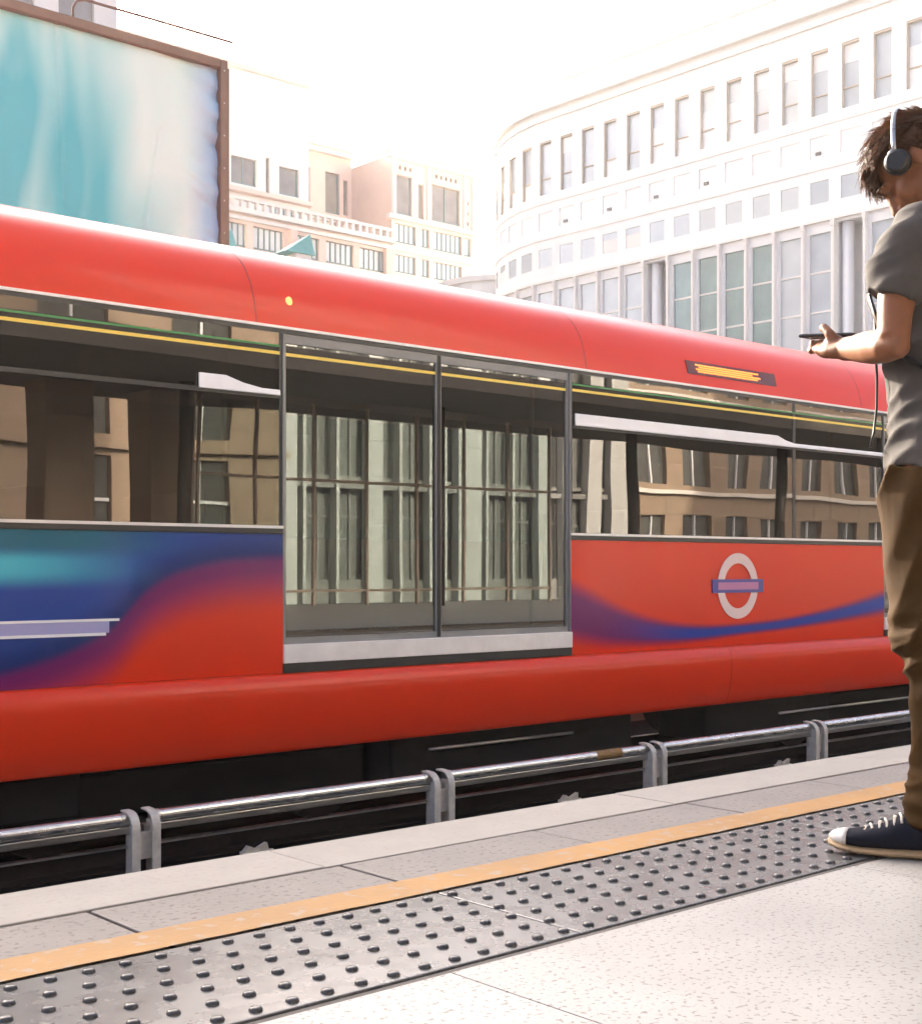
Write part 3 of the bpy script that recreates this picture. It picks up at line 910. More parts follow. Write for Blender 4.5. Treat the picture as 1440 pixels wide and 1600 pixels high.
def bandx(x0, x1, y, z0, z1, pr, material, name='cornice'):
    return MB().box(x0, x1, y - pr, y - .001, z0, z1).build(name, material, pb)
PD, PL = M['pane_hazed'], M['pale_blind']
# projecting right bay
face(70.4, 79.6, 88, -1.2, 35.2, [(70.9, 72.6, 30.3, 33.6, 1, PD), (73.3, 73.9, 30.3, 33.2, 0, PD), (74.8, 78.0, 30.4, 33.5, 2, PD),
     (70.8, 73.0, 27.9, 29.5, 4, PL), (73.6, 74.5, 27.9, 29.5, 2, PL), (75.0, 78.2, 27.9, 29.5, 6, PL), (78.5, 79.3, 27.9, 29.5, 1, PL),
     (70.8, 73.0, 25.4, 26.9, 4, PL), (73.6, 74.5, 25.4, 26.9, 2, PL), (75.0, 78.2, 25.4, 26.9, 6, PL),
     (70.8, 73.0, 22.9, 24.4, 4, PL), (75.0, 78.2, 22.9, 24.4, 6, PL)] +
     [(71.2 + .55 * i, 71.42 + .55 * i, 34.05, 34.4, 0, PD) for i in range(3)] + [(75.2 + .55 * i, 75.42 + .55 * i, 34.05, 34.4, 0, PD) for i in range(5)] +
     [(78.75, 79.0, 30.6 + .9 * i, 30.95 + .9 * i, 0, PD) for i in range(3)], M['pink_stone'])
for z0, z1, pr in ((35.2, 35.5, .9), (34.8, 35.2, .55), (29.75, 30.1, .5), (27.2, 27.5, .18)):
    bandx(70.1 - pr * .6, 79.9 + pr * .6, 88, z0, z1, pr, M['cream_stone'])
for i in range(19):
    MB().box(70.3 + i * .5, 70.55 + i * .5, 87.2, 87.45, 35.5, 35.72).build('dentil', M['pink_stone'], pb)
for x in (70.42, 74.15, 78.3, 79.3):
    MB().box(x, x + .28, 87.72, 87.999, 30.1, 34.8).build('pilaster', M['cream_stone'], pb)
# set-back centre
face(58.0, 70.39, 93.5, -1.2, 36.2, [(62.4, 63.9, 30.7, 34.4, 1, PD), (64.4, 66.0, 30.9, 34.4, 1, PD), (67.6, 69.1, 30.9, 34.4, 1, PD), (69.5, 69.95, 31.0, 34.0, 0, PD),
     (62.0, 64.3, 27.9, 29.6, 4, PL), (65.0, 67.2, 27.9, 29.6, 4, PL), (67.7, 69.9, 27.9, 29.6, 4, PL), (62.0, 64.3, 25.2, 26.8, 4, PL), (65.0, 69.6, 25.2, 26.8, 6, PL)] +
     [(64.6 + .55 * i, 64.82 + .55 * i, 34.9, 35.25, 0, PD) for i in range(3)], M['pink_stone'])
for z0, z1, pr in ((36.2, 36.5, .9), (35.8, 36.2, .55), (30.1, 30.5, .5)):
    bandx(58, 70.3, 93.5, z0, z1, pr, M['cream_stone'])
# corner drum under the bay: a rounded corbel
for zc, r_ in ((30.0, 1.25), (29.6, 1.0), (29.25, .7)):
    MB().tube([(69.6, 93.4, zc), (69.6, 93.4, zc + .36)], r_, 20, ref=(1, 0, 0)).build('corbel', M['pink_stone'], pb)
# tall blank wing at the left
face(38.0, 59.9, 85, -1.2, 37.7, [(50.3, 51.5, 29.0, 30.9, 1, PD), (53.0, 55.2, 28.9, 30.9, 2, PD), (56.0, 56.35, 28.6, 31.3, 0, PD), (57.2, 59.0, 28.8, 30.9, 1, PD),
     (44, 47.5, 26.0, 28.0, 3, PL), (56.2, 59.3, 26.2, 27.8, 4, PL)], M['cream_stone'])
for z0, z1, pr in ((28.2, 28.5, .6), (37.3, 37.69, .25)):
    bandx(38, 59.9, 85, z0, z1, pr, M['pink_stone'])
# lower frontage with rows of windows and a stone balustrade
wins = []
x = 45.5
while x < 62.5:
    w_ = 2.5
    wins += [(x, x + w_, 22.9, 24.5, 5, PL), (x, x + w_, 19.8, 21.6, 5, PL), (x, x + w_, 16.6, 18.4, 5, PL)]
    x += 3.1
face(44.5, 63.9, 80, -1.2, 25.2, wins, M['pink_stone'], back=5)
for z0, z1, pr in ((25.2, 25.55, .4), (24.75, 25.0, .2), (22.2, 22.45, .15)):
    bandx(44.5, 64.1, 80, z0, z1, pr, M['cream_stone'])
for i in range(30):
    MB().box(44.8 + i * .64, 45.0 + i * .64, 79.8, 80.1, 25.551, 26.1).build('baluster', M['cream_stone'], pb)
MB().box(44.6, 64.0, 79.75, 80.15, 26.1, 26.3).build('balustrade_rail', M['cream_stone'], pb)
for x in (48.4, 54.6, 63.2):
    MB().box(x, x + .55, 79.62, 79.998, -1.2, 24.7).build('pilaster', M['pink_stone'], pb)
# plain tower further left, rising out of the picture
lt = empty('beige_tower', (26, 62, -1.2))
tag(lt, 'beige tower block rising behind the billboard out of the picture', 'building')
m_ = MB(); wins = []
for i in range(5):
    for j in range(10): wins.append((16 + i * 3, 17.8 + i * 3, 2 + j * 4, 4.4 + j * 4))
sheet_with_holes(m_, 14, 31, -1.2, 44, wins, .3, lambda x, d, z: (x, 60 + d, z))
m_.add([(31, 60, -1.2), (31, 72, -1.2), (31, 72, 44), (31, 60, 44), (14, 60, -1.2), (14, 72, -1.2), (14, 72, 44), (14, 60, 44)], [(0, 1, 2, 3), (4, 7, 6, 5), (3, 2, 6, 7), (1, 5, 6, 2)])
m_.build('wall', M['cream_stone'], lt)
for w in wins:
    MB().box(w[0] + .01, w[1] - .01, 60.2, 60.26, w[2] + .01, w[3] - .01).build('window', PD, lt)
# green copper canopies on the far side of the station
for (x, y, z, h, lab) in ((20.95, 30, 9.05, .62, 'pointed green copper canopy roof peeping over the train roof'),
                          (18.5, 30, 8.85, .55, 'pale green copper canopy tip beside the billboard post')):
    o = empty('copper_canopy', (x, y, -1.2))
    MB().add([(x - .75, y - .3, z), (x + .2, y - .3, z), (x + .2, y + .3, z), (x - .75, y + .3, z), (x + .2, y - .05, z + h), (x + .2, y + .05, z + h)],
             [(0, 1, 4), (1, 2, 5, 4), (2, 3, 5), (3, 0, 4, 5), (0, 3, 2, 1)]).build('roof', M['copper'], o)
    MB().box(x - .4, x + .1, y - .25, y + .25, -1.2, z).build('shaft', M['white_stone2'], o)
    tag(o, lab, 'canopy', 'green copper canopies')

# ------------------------------------------------------------------ behind the viewer: what the train glass mirrors
cn = empty('platform_canopy', (10, -4, 0))
tag(cn, 'grey platform canopy on steel columns at the back of the platform', 'canopy')
MB().box(-12, 42, -6.8, -1.6, 3.50, 3.62).build('canopy_roof', M['canopy'], cn)
MB().box(-12, 42, -1.6, -1.54, 3.36, 3.66).build('fascia', M['canopy'], cn)
for i in range(11):
    x = -10 + i * 5.1
    MB().tube([(x, -4.4, -.005), (x, -4.4, 3.5)], .11, 16).build('column', M['canopy'], cn, smooth=True)
sc = empty('glazed_screen', (15, -4.0, 0))
tag(sc, 'glass screen with pale mullions under the platform canopy', 'glass screen')
for i in range(8):
    x = 11.2 + i * 1.15
    MB().box(x, x + .05, -5.43, -5.37, 0, 3.49).build('mullion', M['beige_light'], sc)
    if i < 7:
        for z0, z1 in ((.03, .24), (.31, 2.15), (2.23, 3.45)):
            MB().box(x + .051, x + 1.149, -5.41, -5.40, z0 if z0 < .1 else z0 - .02, z1).build('pane', M['clear_glass'], sc)
        for z in (.24, 2.15):
            MB().box(x + .051, x + 1.149, -5.43, -5.37, z, z + .05).build('transom', M['beige_light'], sc)
for i, x in enumerate((6.6, 8.6, 10.3)):
    o = empty('stone_pier', (x, -5.6, 0))
    MB().box(x, x + .8, -6.0, -5.3, 0, 3.49).build('shaft', M['beige_stone'], o, bevel=.02)
    MB().box(x - .06, x + .86, -6.06, -5.24, 0, .25).build('plinth', M['concrete'], o, bevel=.02)
    tag(o, ['beige stone pier under the canopy farthest from the glass screen', 'beige stone pier in the middle of three under the canopy',
            'beige stone pier beside the glass screen'][i], 'pier', 'stone piers under the canopy')
def back_block(name, label, x0, x1, y, top, cols, pitch, ww, floors, fh, wh, wall, pane, frame, ledge):
    b_ = tag(empty(name, ((x0 + x1) / 2, y - 6, -1.2)), label, 'building')
    m_ = MB(); wins = []
    for i in range(cols):
        for j in range(floors):
            wins.append((x0 + .8 + i * pitch, x0 + .8 + ww + i * pitch, .2 + j * fh, .2 + wh + j * fh))
    sheet_with_holes(m_, x0, x1, -1.2, top, wins, .35, lambda x, d, z: (x, y - d, z))
    m_.add([(x0, y, top), (x1, y, top), (x1, y - 20, top), (x0, y - 20, top), (x0, y, -1.2), (x1, y, -1.2), (x1, y - 20, -1.2), (x0, y - 20, -1.2)],
           [(0, 1, 2, 3), (1, 5, 6, 2), (0, 3, 7, 4), (3, 2, 6, 7)])
    m_.build('wall', wall, b_)
    rw = MB().box(.01, ww - .01, -.30, -.24, .01, wh - .01).mesh('window', pane)
    rf = MB().box(ww / 2 - .05, ww / 2 + .05, -.24, -.14, .01, wh - .01).box(.01, ww - .01, -.24, -.14, wh * .62, wh * .62 + .1).mesh('window_frame', frame)
    for w in wins:
        o = inst('window', rw, b_, Vector((w[0], y, w[2])) - b_.location)
        inst('window_frame', rf, o, (0, 0, 0))
    for j in range(floors):
        z = fh * (j + 1) - .2
        MB().box(x0, x1, y + .001, y + .28, z - .08, z + .12).build('ledge', ledge, b_)
    return b_
back_block('brown_office_building', 'brown stone building with broad piers behind the platform', -14, 25.6, -24, 15, 9, 4.3, 2.3, 3, 4.6, 3.9, M['beige_stone'], M['pane_dark'], M['white_trim'], M['beige_stone'])
gt = back_block('glass_tower', 'grey green glass tower with pale fins behind the platform', 26.2, 44.5, -27, 40, 12, 1.5, 1.28, 10, 3.9, 3.75, M['grey_metal'], M['pane_grey'], M['grey_metal'], M['grey_metal'])
for i in range(13):
    x = 26.6 + i * 1.5
    MB().box(x, x + (1.25, .14, .14, .7, .14, .9)[i % 6], -26.99, -26.6, -1.2, 40).build('fin', M['pale_fin'], gt)
back_block('beige_office_building', 'beige stone office building with paired windows down the street behind the platform', 46, 112, -27, 13.5, 20, 3.2, 1.9, 3, 4.4, 2.9, M['beige_stone'], M['pane_dark'], M['white_trim'], M['cream_stone'])

# ------------------------------------------------------------------ the bright morning air
hz = tag(MB().box(-40, 140, -60, 130, -2.4, 46).build('haze', None), kind='stuff')
hm = bpy.data.materials.new('haze'); hm.use_nodes = True
hm.node_tree.nodes.clear()
o_ = hm.node_tree.nodes.new('ShaderNodeOutputMaterial')
v_ = hm.node_tree.nodes.new('ShaderNodeVolumePrincipled')
v_.inputs['Density'].default_value = .0009
v_.inputs['Color'].default_value = (1, .97, .93, 1)
v_.inputs['Anisotropy'].default_value = .3
hm.node_tree.links.new(v_.outputs[0], o_.inputs['Volume'])
hz.data.materials.append(hm)

# ------------------------------------------------------------------ person on the platform
PB, PRZ = Vector((2.975, 1.64, 0)), R(18)
man = empty('person', PB, None, PRZ)
tag(man, 'person in grey t-shirt and brown trousers looking down at a phone, backpack worn', 'person')

def solidify(mb, name, material, voxel, smooth=6, wrinkle=None, parent=None, local=True, fac=.5):
    """fuse overlapping lofts into one continuous skin"""
    o = bpy.data.objects.new(name, mb.mesh(name, None))
    col.objects.link(o)
    r = o.modifiers.new('r', 'REMESH'); r.mode = 'VOXEL'; r.voxel_size = voxel
    s = o.modifiers.new('s', 'SMOOTH'); s.iterations = smooth; s.factor = fac
    bpy.context.view_layer.update()
    me = bpy.data.meshes.new_from_object(o.evaluated_get(bpy.context.evaluated_depsgraph_get()))
    bpy.data.objects.remove(o)
    if wrinkle:
        nrm = [v.normal.copy() for v in me.vertices]
        for v, nn in zip(me.vertices, nrm):
            v.co += nn * wrinkle(v.co)
    me.materials.clear(); me.materials.append(material)
    me.polygons.foreach_set('use_smooth', [True] * len(me.polygons))
    me.update()
    o = bpy.data.objects.new(name, me)
    o.data.name = name
    col.objects.link(o)
    o.parent = parent
    return o

HE = Vector((0, .045, 1.625))
HR = Matrix.Rotation(R(-48), 3, 'X')
def H(x, y, z): return HE + HR @ Vector((x, y, z))

# --- body: head, neck, trunk, arms, hands and legs as one skin
b = MB()
b.ball(H(0, -.012, .040), (.074, .094, .080), 24, 16, HR)
b.ball(H(0, .028, -.025), (.060, .068, .082), 20, 14, HR)
b.ball(H(0, .050, -.078), (.042, .044, .036), 16, 10, HR)      # jaw
b.ball(H(0, .078, -.098), (.022, .018, .016), 12, 8, HR)       # chin
b.tube([H(0, .086, .022), H(0, .101, -.004), H(0, .114, -.028), H(0, .095, -.040)], [.009, .011, .014, .009], 10)   # nose
b.ball(H(-.011, .098, -.034), (.009, .011, .008), 10, 6, HR); b.ball(H(.011, .098, -.034), (.009, .011, .008), 10, 6, HR)
b.ball(H(0, .088, .030), (.048, .014, .010), 14, 8, HR)        # brow
b.ball(H(0, .093, -.062), (.022, .010, .007), 12, 6, HR); b.ball(H(0, .091, -.072), (.020, .010, .007), 12, 6, HR)  # lips
for s in (-1, 1):
    b.ball(H(s * .040, .058, -.022), (.020, .026, .030), 12, 8, HR)         # cheek
    b.ball(H(s * .076, -.010, -.004), (.009, .017, .030), 12, 10, HR)       # ear
    b.ball(H(s * .079, -.016, .004), (.008, .013, .020), 10, 8, HR)
b.tube([(0, -.060, 1.44), (0, -.035, 1.50), (0, -.008, 1.555), (0, .02, 1.60)], [(.070, .065), (.056, .058), (.053, .055), (.052, .058)], 18)
b.tube([(0, -.01, .86), (0, -.01, 1.0), (0, -.01, 1.15), (0, -.015, 1.30), (0, -.03, 1.42), (0, -.04, 1.48)],
       [(.15, .095), (.145, .09), (.145, .095), (.16, .10), (.15, .085), (.07, .06)], 20)
# left arm, bent to hold the phone
b.tube([(-.15, .01, 1.42), (-.195, .025, 1.40), (-.225, .046, 1.31), (-.243, .051, 1.235), (-.258, .050, 1.178)], [.052, .054, .046, .039, .036], 16, ref=(0, 1, 0))
b.tube([(-.262, .040, 1.168), (-.245, .066, 1.166), (-.20, .105, 1.174), (-.155, .143, 1.182), (-.118, .176, 1.188), (-.088, .204, 1.193)],
       [.033, (.037, .037), (.040, .038), (.036, .033), (.030, .027), (.029, .023)], 16, ref=(0, 0, 1))
b.ball((-.262, .043, 1.163), (.031, .031, .031), 14, 10)
b.tube([(-.095, .198, 1.192), (-.070, .222, 1.196), (-.046, .247, 1.206), (-.030, .266, 1.214)], [(.028, .024), (.042, .022), (.045, .020), (.040, .014)], 14, ref=(.8, -.5, .3))
b.ball((-.070, .230, 1.206), (.028, .030, .027), 12, 8); b.ball((-.052, .252, 1.200), (.028, .030, .022), 12, 8)        # ball of the thumb
for i in range(4):                                             # fingers curl under the phone and up its far edge
    L_ = (.94, 1.06, 1.0, .82)[i]
    x0, y0 = -.052 + .010 * i, .236 + .021 * i
    b.tube([(x0, y0, 1.206), (x0 + .030 * L_, y0 + .012, 1.210), (x0 + .058 * L_, y0 + .016, 1.222), (x0 + .068 * L_, y0 + .015, 1.243)], [.0100, .0095, .0085, .0068], 10)
b.tube([(-.084, .220, 1.206), (-.086, .238, 1.232), (-.072, .258, 1.254), (-.046, .268, 1.251)], [.0145, .0130, .0110, .0085], 10)
# right arm, hanging
b.tube([(.15, .01, 1.42), (.195, .02, 1.40), (.225, .0, 1.29), (.238, -.012, 1.15), (.238, .02, 1.03), (.228, .062, .93), (.222, .082, .885)],
       [.052, .054, .047, .040, .041, .032, .026], 16, ref=(0, 1, 0))
b.tube([(.222, .082, .888), (.219, .096, .85), (.214, .106, .805), (.210, .112, .79)], [(.028, .018), (.040, .018), (.040, .016), (.036, .012)], 14, ref=(0, 1, .1))
for i in range(4):
    L_ = (.9, 1.05, 1.0, .8)[i]
    y0 = .135 - .021 * i
    b.tube([(.212, y0, .80), (.206, y0 + .004, .80 - .034 * L_), (.192, y0 + .006, .80 - .060 * L_), (.172, y0 + .006, .80 - .074 * L_)], [.0100, .0095, .0085, .0068], 10)
b.tube([(.214, .118, .86), (.205, .145, .83), (.192, .154, .80), (.183, .156, .782)], [.013, .0115, .010, .0075], 10)
# legs inside the trousers
for s in (-1, 1):
    k_ = 0 if s < 0 else -.098
    b.tube([(s * .09, -.005, .92), (s * .10, k_ * .15, .75), (s * .105, k_ * .4, .50), (s * .105, -.03 + k_ * .65, .30), (s * .108, -.035 + k_ * .9, .10), (s * .11, k_, .05), (s * .115, .10 + k_, .035)],
           [.085, .078, .055, .05, .036, (.032, .032), (.034, .022)], 14)
body = solidify(b, 'body', M['skin'], .0058, 4, parent=man)

# --- eyes and brows
for s in (-1, 1):
    e = MB(); e.ball(H(s * .030, .063, .004), (.0105, .009, .008), 14, 10, HR)
    e.build('eye', M['rubber_white'], man, smooth=True, local=True)
    MB().tube([H(s * .014, .101, .028), H(s * .030, .101, .034), H(s * .048, .090, .028)], [.003, .004, .002], 6).build('eyebrow', M['hair'], man, smooth=True, local=True)

# --- hair: cap plus curls
def in_hair(d):
    # d: unit direction in the head frame from the cranium centre
    if d.z < -.55: return False
    if d.y > .35: return d.z > .34 + .30 * (d.y - .35)
    if d.y > -.25: return d.z > .30 - 1.0 * (.35 - d.y) if abs(d.x) > .55 else d.z > .1
    return d.z > -.55
hc = Vector((0, -.012, .040))
hr_ = random.Random(21)
hair = MB()
cap = MB()
capv = []
KU, KV = 44, 30
for i in range(KV + 1):
    th = math.pi * .70 * i / KV
    for j in range(KU):
        ph = 2 * math.pi * j / KU
        d = Vector((math.sin(th) * math.cos(ph), math.sin(th) * math.sin(ph), math.cos(th)))
        ok = in_hair(d)
        k = 1.075 + .05 * noise.noise(d * 5) if ok else .93
        capv.append(H(*(hc + Vector((d.x * .074 * k, d.y * .094 * k, d.z * .080 * k)))))
cap.add(capv, [(i * KU + j, (i + 1) * KU + j, (i + 1) * KU + (j + 1) % KU, i * KU + (j + 1) % KU) for i in range(KV) for j in range(KU)])
n_s = 0
while n_s < 3600:
    d = Vector((hr_.gauss(0, 1), hr_.gauss(0, 1), hr_.gauss(0, 1))).normalized()
    if not in_hair(d): continue
    n_s += 1
    p0 = hc + Vector((d.x * .076, d.y * .096, d.z * .082))
    flow = Vector((d.x * .5, .75, .10)) if d.z > .25 else Vector((d.x * .2, -.25, -.8))
    clump = Vector((round(d.x * 6), round(d.y * 6), round(d.z * 6)))
    cn_ = Vector((noise.noise(clump * 3.1), noise.noise(clump * 3.1 + Vector((9, 0, 0))), noise.noise(clump * 3.1 + Vector((0, 7, 0)))))
    flow = (flow - d * flow.dot(d)).normalized() + cn_ * .45
    top = max(0, d.z)
    ln = (.022 + .030 * top + hr_.uniform(0, .018)) * (1.25 if d.y > .4 else 1)
    side = flow.cross(d).normalized()
    path, rad = [], []
    amp = hr_.uniform(.002, .005) * (1 + top)
    ph = hr_.uniform(0, 6.28)
    for q in range(6):
        t = q / 5
        lift = .007 * math.sin(t * 2.4) * (.5 + top) * (1 + .8 * cn_.x)
        pp = p0 + flow * ln * t + d * lift + side * amp * math.sin(ph + t * 5) * t + d * amp * .6 * math.cos(ph + t * 5) * t
        if d.y > .4: pp = pp + Vector((0, .006, -.006)) * t * t
        path.append(H(*pp)); rad.append(.0017 * (1 - .75 * t))
    hair.tube(path, rad, 3, caps=False)
# a few loose curls on the crown
for c in range(46):
    x0, y0 = hr_.uniform(-.05, .05), hr_.uniform(-.075, .075)
    base = hc + Vector((x0, y0, .076 * math.sqrt(max(.1, 1 - (x0 / .078) ** 2 - (y0 / .10) ** 2))))
    a_, cu_, hgt = hr_.uniform(0, 6.28), hr_.uniform(.007, .013), hr_.uniform(.012, .030)
    for q in range(5):
        o_ = Vector((hr_.uniform(-.004, .004), hr_.uniform(-.004, .004), 0))
        path = []
        for w in range(10):
            t = w / 9
            path.append(H(*(base + o_ * (1 - .3 * t) + Vector((math.cos(a_) * hgt * .9 * t, math.sin(a_) * hgt * .9 * t + .008 * t, hgt * math.sin(t * 2.6))) + Vector((math.cos(a_ + t * 5), math.sin(a_ + t * 5), math.sin(t * 5))) * cu_ * t)))
        hair.tube(path, [.0012 * (1 - .6 * w / 9) for w in range(10)], 3, caps=False)
for q in range(150):
    x0 = hr_.uniform(-.06, .06)
    path = []
    c_ = hr_.uniform(-.008, .008)
    l_ = hr_.uniform(.012, .030)
    for w in range(6):
        t = w / 5
        path.append(H(x0 + c_ * t, .084 + .024 * math.sin(t * 1.7) - .25 * abs(x0) * .35, .088 - l_ * t))
    hair.tube(path, [.0017 * (1 - .7 * w / 5) for w in range(6)], 3, caps=False)
hair.add(cap.v, cap.f)
hair.build('hair', M['hair'], man, smooth=True, local=True)

# --- t-shirt
sh = MB()
sh.tube([(0, -.008, .960), (0, -.008, .905), (0, -.008, .900), (0, -.008, .98), (0, -.006, 1.10), (0, -.004, 1.22), (0, -.006, 1.32), (0, -.012, 1.395), (0, -.024, 1.45), (0, -.040, 1.492), (0, -.045, 1.508)],
        [(.172, .108), (.180, .116), (.188, .126), (.184, .125), (.178, .124), (.184, .128), (.192, .127), (.188, .114), (.155, .094), (.090, .074), (.068, .066)], 40)
for s in (-1, 1):
    P_ = [(s * .10, -.005, 1.43), (s * .165, .012, 1.425), (s * .205, .030, 1.39), (s * .225, .048, 1.33), (s * .234, .060, 1.275), (s * .232, .058, 1.285), (s * .224, .05, 1.33)]
    if s > 0: P_ = [(.10, -.005, 1.43), (.165, .010, 1.425), (.21, .014, 1.39), (.228, .006, 1.33), (.234, -.002, 1.265), (.233, -.001, 1.275), (.226, .004, 1.33)]
    sh.tube(P_, [.072, .071, .066, .060, .060, .052, .049], 24, ref=(0, 1, 0))
def ridge(v): return 1 - 2 * abs(noise.noise(v)) * 1.6
def shirt_wr(p):
    w = .006 * noise.noise(Vector((p.x * 5, p.y * 5 + p.z * 3, p.z * 9)))
    w += .006 * ridge(Vector((p.x * 5 + p.z * 4, p.y * 6 - p.z * 7, p.z * 9 + p.y * 8)))
    arm = min(1, max(0, abs(p.x) - .14) / .06)
    w += .008 * arm * ridge(Vector((p.x * 4, p.y * 10 + p.z * 13, p.z * 7 - p.y * 4)))
    low = min(1, max(0, 1.16 - p.z) / .2)
    w += .009 * low * ridge(Vector((p.x * 5, p.z * 16 + p.y * 10, p.y * 4)))
    return w
shirt = solidify(sh, 't_shirt', M['shirt'], .0062, 4, shirt_wr, man)

# --- trousers
tq = MB()
tq.tube([(0, -.012, .965), (0, -.012, .92), (0, -.010, .86), (0, -.010, .80)], [(.165, .112), (.176, .120), (.185, .128), (.170, .115)], 32)
for s in (-1, 1):
    cx = s * .098
    bk_ = (lambda z: 0) if s < 0 else (lambda z: -.10 * max(0, 1 - z / .85))
    tq.tube([(x_, y_ + bk_(z_), z_) for x_, y_, z_ in [(cx * .95, -.004, .90), (cx, -.002, .82), (cx, .002, .726), (cx * 1.02, .0, .62), (cx * 1.05, -.006, .51), (cx * 1.07, -.020, .445), (cx * 1.08, -.032, .32),
             (cx * 1.1, -.034, .21), (cx * 1.12, -.030, .135), (cx * 1.12, -.030, .085), (cx * 1.12, -.030, .080), (cx * 1.12, -.030, .12)]],
            [(.092, .122), (.092, .117), (.088, .110), (.083, .100), (.078, .085), (.073, .074), (.069, .074), (.066, .074), (.068, .080), (.068, .080), (.058, .068), (.055, .062)], 28)
def tr_wr(p):
    w = .007 * noise.noise(Vector((p.x * 6, p.y * 5, p.z * 7)))
    sgn = 1 if p.x < 0 else -1
    knee = math.exp(-((p.z - .47) / .09) ** 2)
    ank = math.exp(-((p.z - .135) / .07) ** 2)
    w += .013 * knee * ridge(Vector((p.x * 4, p.z * 19 + p.y * 7 * sgn, p.y * 3)))
    w += .015 * ank * ridge(Vector((p.x * 5, p.z * 22 + p.y * 5, p.y * 4 + 3)))
    w += .009 * ridge(Vector((p.x * 3 + 5, p.z * 6 + p.y * 11, p.y * 4 - p.z * 2)))
    return w
tro = solidify(tq, 'trousers', M['trousers'], .0065, 4, tr_wr, man)
# side pocket edge on the left hip
MB().tube([(-.118, .096, .885), (-.136, .086, .865), (-.156, .062, .835), (-.168, .035, .80), (-.172, .02, .775)], [.0035, .0045, .005, .005, .003], 8).build('pocket_edge', M['black'], man, smooth=True, local=True)

# --- shoes
for s in (-1, 1):
    X0 = s * .116
    sho = empty('shoe', (X0, 0 if s < 0 else -.098, 0), man, R(6) * (1 if s < 0 else -1))
    u = MB()
    u.tube([(0, -.078, .060), (0, -.066, .058), (0, -.03, .066), (0, .02, .064), (0, .06, .054), (0, .10, .044), (0, .15, .037), (0, .19, .035), (0, .215, .036), (0, .223, .036)],
           [(.012, .022), (.028, .038), (.036, .052), (.038, .050), (.041, .041), (.045, .031), (.046, .024), (.040, .019), (.024, .013), (.008, .006)], 24)
    uo = solidify(u, 'upper', M['navy'], .0045, 3, lambda p: .0015 * noise.noise(p * 40), sho)
    so = MB()
    so.tube([(0, -.088, .012), (0, -.078, .012), (0, -.04, .0125), (0, .04, .012), (0, .10, .012), (0, .16, .0135), (0, .20, .018), (0, .224, .024), (0, .231, .027)],
            [(.014, .010), (.034, .012), (.040, .0125), (.040, .012), (.048, .012), (.050, .0115), (.043, .011), (.024, .009), (.008, .005)], 24)
    so.build('sole', M['rubber_tan'], sho, smooth=True, local=True)
    tcp = MB()
    tcp.tube([(0, .183, .0365), (0, .195, .0368), (0, .208, .037), (0, .220, .037), (0, .227, .037)], [(.0425, .0215), (.0385, .020), (.032, .017), (.019, .011), (.006, .004)], 24)
    tcp.build('toe_cap', M['rubber_white'], sho, smooth=True, local=True)
    for k in range(7):
        y = .046 + k * .0165
        z = .107 - k * .0072
        w = .030 - .0006 * k
        MB().tube([(-w, y - .004, z - .018), (-w * .6, y - .002, z - .004), (0, y + (.004 if k % 2 else -.004), z), (w * .6, y + .002, z - .004), (w, y + .004, z - .018)], .0034, 6).build('lace', M['lace'], sho, smooth=True, local=True)

# --- things the person carries
def held(name, label, cat):
    return tag(empty(name, PB, None, PRZ), label, cat)
ph = held('smartphone', 'thin dark smartphone held flat in the left hand', 'smartphone')
pm = MB()
pc = Vector((-.018, .252, 1.239)); ax = Vector((.15, .985, .08)).normalized(); sd = Vector((.985, -.15, .06)).normalized(); up_ = sd.cross(ax).normalized()
def pbox(m_, a, b_, c0, c1):
    vs = [pc + ax * i + sd * j + up_ * k_ for k_ in (c0, c1) for i, j in ((-a, -b_), (a, -b_), (a, b_), (-a, b_))]
    m_.add(vs, [(0, 3, 2, 1), (4, 5, 6, 7), (0, 1, 5, 4), (1, 2, 6, 5), (2, 3, 7, 6), (3, 0, 4, 7)])
pbox(pm, .072, .036, -.0045, .0035)
pm.build('phone_body', M['black'], ph, local=True, bevel=.003)
pm = MB(); pbox(pm, .064, .033, .0036, .0041)
pm.build('screen', M['pane_dark'], ph, local=True)

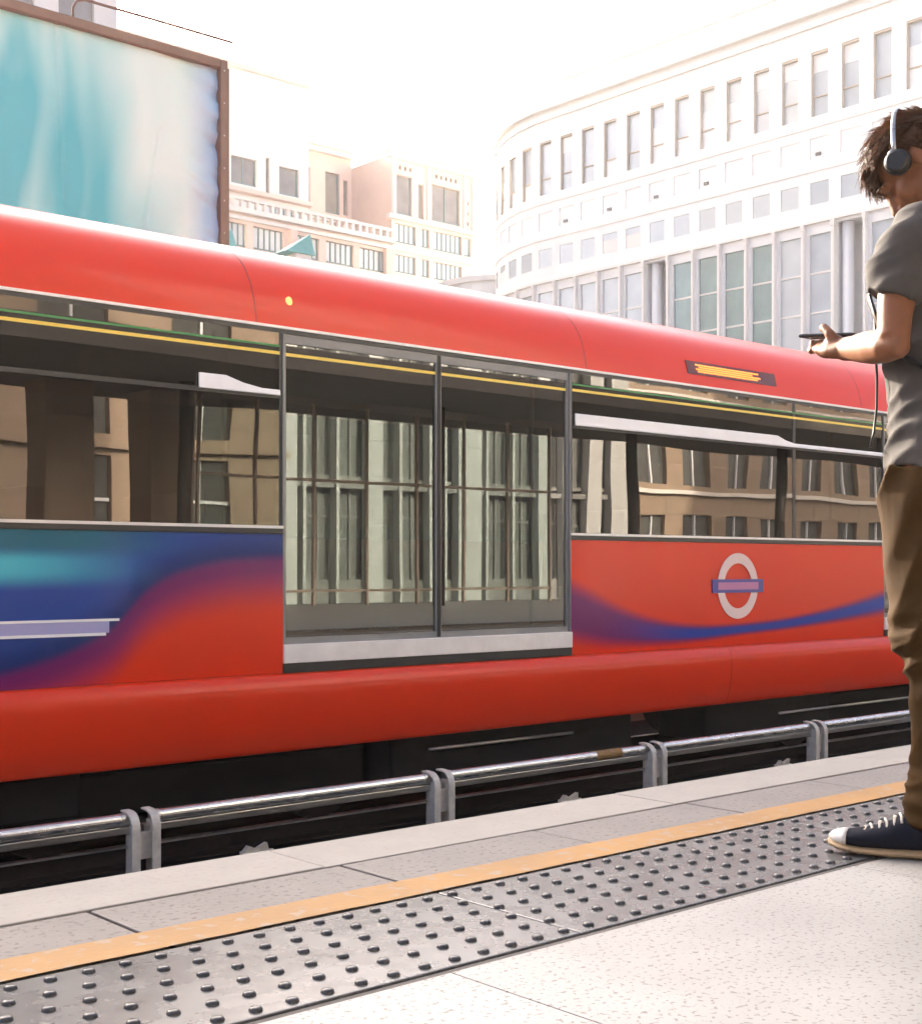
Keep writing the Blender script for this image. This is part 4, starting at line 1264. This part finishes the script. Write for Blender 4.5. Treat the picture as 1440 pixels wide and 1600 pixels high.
hp = held('headphones', 'black over-ear headphones with silver band on the person\'s head', 'headphones')
for s in (-1, 1):
    cu = MB().tube([(s * .080, .076, 1.620), (s * .094, .078, 1.619), (s * .100, .078, 1.619)], [.029, .031, .030], 24, ref=(0, 1, 0))
    cu.build('cushion', M['black'], hp, smooth=True, local=True)
    cu = MB().tube([(s * .1005, .078, 1.619), (s * .110, .078, 1.619), (s * .114, .078, 1.619)], [.028, .027, .021], 24, ref=(0, 1, 0))
    cu.build('ear_cup', M['black'], hp, local=True, bevel=.002)
    MB().tube([(s * .108, .086, 1.647), (s * .106, .094, 1.640), (s * .106, .102, 1.620), (s * .106, .098, 1.603)], .0035, 8).build('yoke', M['chrome'], hp, smooth=True, local=True)
arc = [(.104 * math.cos(R(t)), .083 + .012 * math.sin(R(t)), 1.640 + .132 * math.sin(R(t))) for t in range(0, 181, 10)]
MB().tube(arc, [(.0055, .002)] * len(arc), 8, ref=(0, 1, 0)).build('headband', M['chrome'], hp, smooth=True, local=True)

bp_ = held('backpack', 'black backpack on the person\'s back with straps over the shoulders', 'backpack')
bk = MB()
bk.tube([(0, -.205, .98), (0, -.215, 1.0), (0, -.225, 1.15), (0, -.22, 1.32), (0, -.20, 1.45), (0, -.19, 1.47)], [(.10, .05), (.135, .075), (.15, .085), (.15, .082), (.12, .06), (.07, .03)], 24)
solidify(bk, 'bag', M['navy'], .01, 4, lambda p: .004 * noise.noise(p * 12), bp_)
for s in (-1, 1):
    path = [(s * .085, -.175, 1.455), (s * .085, -.11, 1.495), (s * .088, -.03, 1.516), (s * .092, .05, 1.472), (s * .100, .112, 1.40), (s * .125, .136, 1.30), (s * .160, .100, 1.21), (s * .186, .045, 1.15), (s * .180, -.05, 1.09), (s * .125, -.165, 1.03)]
    MB().tube(path, [(.022, .006)] * len(path), 8, ref=(1, .3, 0)).build('strap', M['black'], bp_, smooth=True, local=True)
MB().tube([(-.10, .130, 1.28), (-.10, .128, 1.20), (-.09, .126, 1.12), (-.085, .128, 1.05), (-.08, .136, .99), (-.09, .142, .955)], .003, 6).build('strap_tail', M['black'], bp_, smooth=True, local=True)
